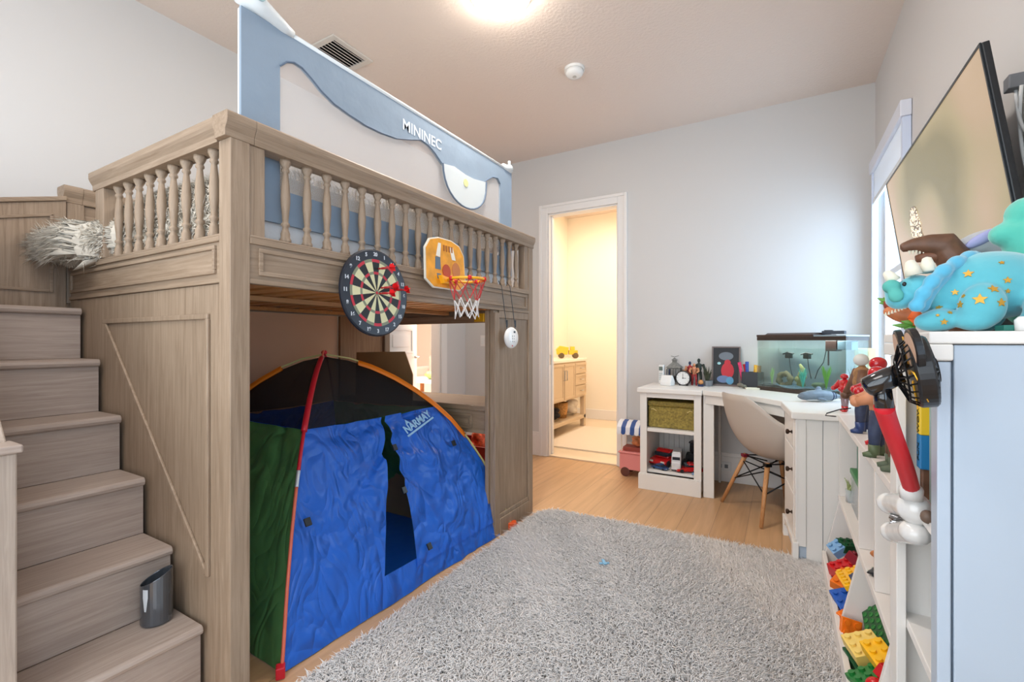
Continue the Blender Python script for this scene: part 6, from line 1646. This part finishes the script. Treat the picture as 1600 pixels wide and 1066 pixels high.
# frill
b = MB()
fr0 = [q(1428, 486, 1.165), q(1436, 470, 1.155), q(1447, 447, 1.155), q(1462, 425, 1.165), q(1485, 411, 1.185), (q(1512, 402, 1.215)), q(1524, 399, 1.25)]
b.tube(bez([fr0[0]]+fr0[1:], 26), [.008+.006*abs(math.sin(i*.75)) for i in range(27)], 10)
b.tube(bez([q(1440, 480, 1.19)]+[p+Vector((.006, .02, -.006)) for p in fr0[1:]], 20), .014, 10)
b.build('frill', mat('aqua_frill', (86, 180, 214), .85, sheen=.6, bump=.3, bscale=120), tp_, remesh=.004, rsm=3)
HW = mat('horn_cream', (232, 226, 206), .8, sheen=.4)
for p0, p1, r0 in ((q(1398, 440, 1.19), q(1383, 424, 1.19), .012), (q(1428, 430, 1.175), q(1421, 407, 1.175), .014), (q(1450, 425, 1.185), q(1448, 402, 1.19), .013)):
    MB().tube([p0, p0.lerp(p1, .5), p0.lerp(p1, .92), p1], [r0, r0*.85, r0*.55, r0*.2], 12).build('horn', HW, tp_, smooth=True)
# gold stars sewn on: projected onto the plush with rays later is not needed, they sit on the outer surface
from mathutils.bvhtree import BVHTree
bpy.context.view_layer.update()
def surf(root_child):
    dg = bpy.context.evaluated_depsgraph_get(); ev = root_child.evaluated_get(dg); me = ev.to_mesh()
    Mw_ = MATX[tp_.name]
    vv = [Mw_ @ v.co for v in me.vertices]; ff = [tuple(p.vertices) for p in me.polygons]
    return BVHTree.FromPolygons(vv, ff)
body_o = [o for o in tp_.children if o.name.startswith('body')][0]
bv = surf(body_o)
def star(u, v, r_):
    d = (at(u, v, Y=2.0)-Vector((0, 0, CAMZ))).normalized()
    hit, nrm_, _, _ = bv.ray_cast(Vector((0, 0, CAMZ)), d)
    if hit is None: return
    z = Vector((0, 0, 1)); x = z.cross(nrm_).normalized()*1.0
    if x.length < .1: x = Vector((1, 0, 0))
    M = frame3(hit+nrm_*.0008, x, nrm_.cross(x))
    pts = [((r_ if i % 2 == 0 else r_*.45)*math.sin(i*PI/5), (r_ if i % 2 == 0 else r_*.45)*math.cos(i*PI/5)) for i in range(10)]
    MB(M).prism(pts, -.0006, .0012, 'z').build('star', GOLD, tp_)
for u, v, r_ in ((1513, 428, .0085), (1565, 411, .0045), (1492, 457, .0065), (1501, 476, .007), (1506, 463, .004), (1531, 468, .0110), (1552, 452, .0085), (1574, 438, .0065), (1574, 455, .0045), (1564, 473, .0080), (1467, 481, .006), (1484, 489, .004), (1465, 493, .0035), (1475, 503, .0065)): star(u, v, r_)
# brown dinosaur head behind
th_ = thing('toy_dinosaur', 'brown toy dinosaur head with open jaws looking over the aqua plush', 'toy dinosaur', (q(1460, 400, 1.40).x, 1.40, TZ))
Yd_ = 1.40
b = MB().tube([q(1407, 388, Yd_), q(1425, 383, Yd_), q(1450, 382, Yd_), q(1475, 383, Yd_), q(1492, 400, Yd_)], [.010, .015, .023, .030, .026], 12)
b.ball(tuple(q(1456, 374, Yd_)), (.018, .022, .009)).ball(tuple(q(1437, 377, Yd_)), (.012, .018, .007))
b.tube([q(1478, 390, Yd_), q(1500, 415, Yd_), q(1520, 470, Yd_)], [.028, .036, .045], 12)
b.build('head', BRN, th_, remesh=.004, rsm=2)
MB().tube([q(1431, 405, Yd_), q(1445, 402, Yd_), q(1465, 400, Yd_), q(1482, 397, Yd_)], [.008, .012, .016, .018], 12).build('lower_jaw', mat('brown_jaw', (120, 76, 54), .5, bump=.3, bscale=80), th_, smooth=True)
b = MB()
for k in range(6):
    p = q(1421+k*5.5, 394-k*.3, Yd_-.006); b.lathe([(.0008, -.006), (.003, .003)], 6, Matrix.Translation(p))
b.build('teeth', mat('tooth_ivory', (230, 222, 200), .4), th_)
MB().tube([(q(1520, 470, Yd_).x, Yd_, TZ+.09), (q(1520, 470, Yd_).x, Yd_, TZ+.001)], [.045, .04], 12).build('neck_stand', BRN, th_, smooth=True)
# orange dinosaur head lying under the plush chin
od = thing('toy_dinosaur', 'orange and tan toy dinosaur head with bared teeth under the aqua plush chin', 'toy dinosaur', (q(1410, 490, 1.33).x, 1.33, TZ))
Yo = 1.33
OD = mat('orange_dino', (196, 116, 70), .5, var=.3, vscale=30, bump=.3, bscale=60)
b = MB().tube([q(1382, 483, Yo), q(1400, 489, Yo), q(1425, 494, Yo), q(1450, 497, Yo)], [.010, .017, .022, .024], 12)
b.v = [Vector((p.x, p.y, max(p.z, TZ+.001))) if p.x > .228 else p for p in b.v]
b.build('lower_head', OD, od, remesh=.004, rsm=2)
b = MB().tube([q(1381, 477, Yo), q(1395, 474, Yo), q(1415, 478, Yo), q(1440, 482, Yo)], [.009, .014, .015, .014], 12); b.build('upper_head', mat('red_brown_dino', (150, 66, 48), .5, bump=.3, bscale=60), od, smooth=True)
b = MB()
for k in range(8):
    p = q(1384+k*5, 491-k*1.8, Yo-.014); b.lathe([(.003, -.004), (.0008, .004)], 6, Matrix.Translation(p))
b.build('teeth', mat('tooth_ivory', 0), od)
b = MB().tube([q(1428, 497, Yo-.03), q(1432, 508, Yo-.03)], [.010, .007], 10).tube([q(1440, 480, Yo-.03), q(1428, 500, Yo-.035)], [.010, .012], 10); b.build('tongue', mat('tongue_orange', (234, 104, 40), .5), od, smooth=True)
GLF = mat('leaf_green_toy', (96, 150, 60), .5, var=.2, vscale=40)
b = MB()
for p0, p1 in ((q(1392, 474, Yo), q(1371, 466, Yo)), (q(1390, 472, Yo), q(1374, 474, Yo)), (q(1425, 510, Yo-.03), q(1394, 508, Yo-.03)), (q(1430, 506, Yo-.03), q(1408, 502, Yo-.03)), (q(1430, 512, Yo-.03), q(1412, 514, Yo-.03)), (q(1396, 475, Yo), q(1380, 465, Yo))):
    b.tube([p0, p0.lerp(p1, .5), p1], [.005, .006, .001], 6)
b.build('leafy_frills', GLF, od, smooth=True)
# teal plush and grey plush behind at the right
tq = thing('plush_dinosaur', 'teal green plush toy at the right frame edge behind the aqua plush', 'plush toy', (q(1600, 390, 1.33).x, 1.33, TZ))
TE = mat('teal_plush', (88, 196, 176), .85, sheen=.6, bump=.25, bscale=140)
b = MB().ball(tuple(q(1578, 366, 1.33)), (.034, .032, .026)).ball(tuple(q(1606, 335, 1.33)), (.036, .036, .036)).tube([q(1600, 352, 1.33), q(1625, 420, 1.33), q(1635, 470, 1.33)], [.036, .05, .055], 14)
zz = TZ+.001; b.ball((q(1640, 480, 1.33).x, 1.33, TZ+.055), (.07, .06, .054))
b.v = [Vector((p.x, p.y, max(p.z, zz))) for p in b.v]
b.build('body', TE, tq, remesh=.005, rsm=6)
gq = thing('plush_elephant', 'light grey plush with lilac inner ear between the teal and aqua plush toys', 'plush toy', (q(1545, 395, 1.44).x, 1.44, TZ))
b = MB().ball(tuple(q(1540, 380, 1.42)), (.060, .030, .030), Matrix.Rotation(-.25, 4, 'Y')).ball(tuple(q(1580, 386, 1.42)), (.05, .04, .035)).ball((q(1570, 400, 1.44).x, 1.44, TZ+.09), (.06, .04, .06)).ball((q(1570, 400, 1.44).x, 1.44, TZ+.045), (.06, .045, .044))
b.build('body', mat('grey_plush', (176, 178, 184), .85, sheen=.6, bump=.25, bscale=140), gq, remesh=.005, rsm=6)
MB().ball(tuple(q(1537, 372, 1.395)), (.036, .010, .012), Matrix.Rotation(-.55, 4, 'Y')).build('inner_ear', mat('lilac_plush', (168, 170, 214), .85), gq, smooth=True)
o = MB().box(.33, .52, 1.115, 1.155, TZ, TZ+.010).build('green_booklet', mat('booklet_green', (24, 110, 96), .5), bevel=.001); props(o, 'flat dark green booklet lying on the tall bookcase under the aqua plush', 'booklet')
p = q(1598, 512, 1.12); o = MB().lathe([(.012, 0), (.013, .018), (.008, .024), (0, .024)], 16, o=(p.x, 1.112, TZ)).build('white_cap', WPL, smooth=True); props(o, 'small white plastic cap at the right end of the tall bookcase top', 'cap')
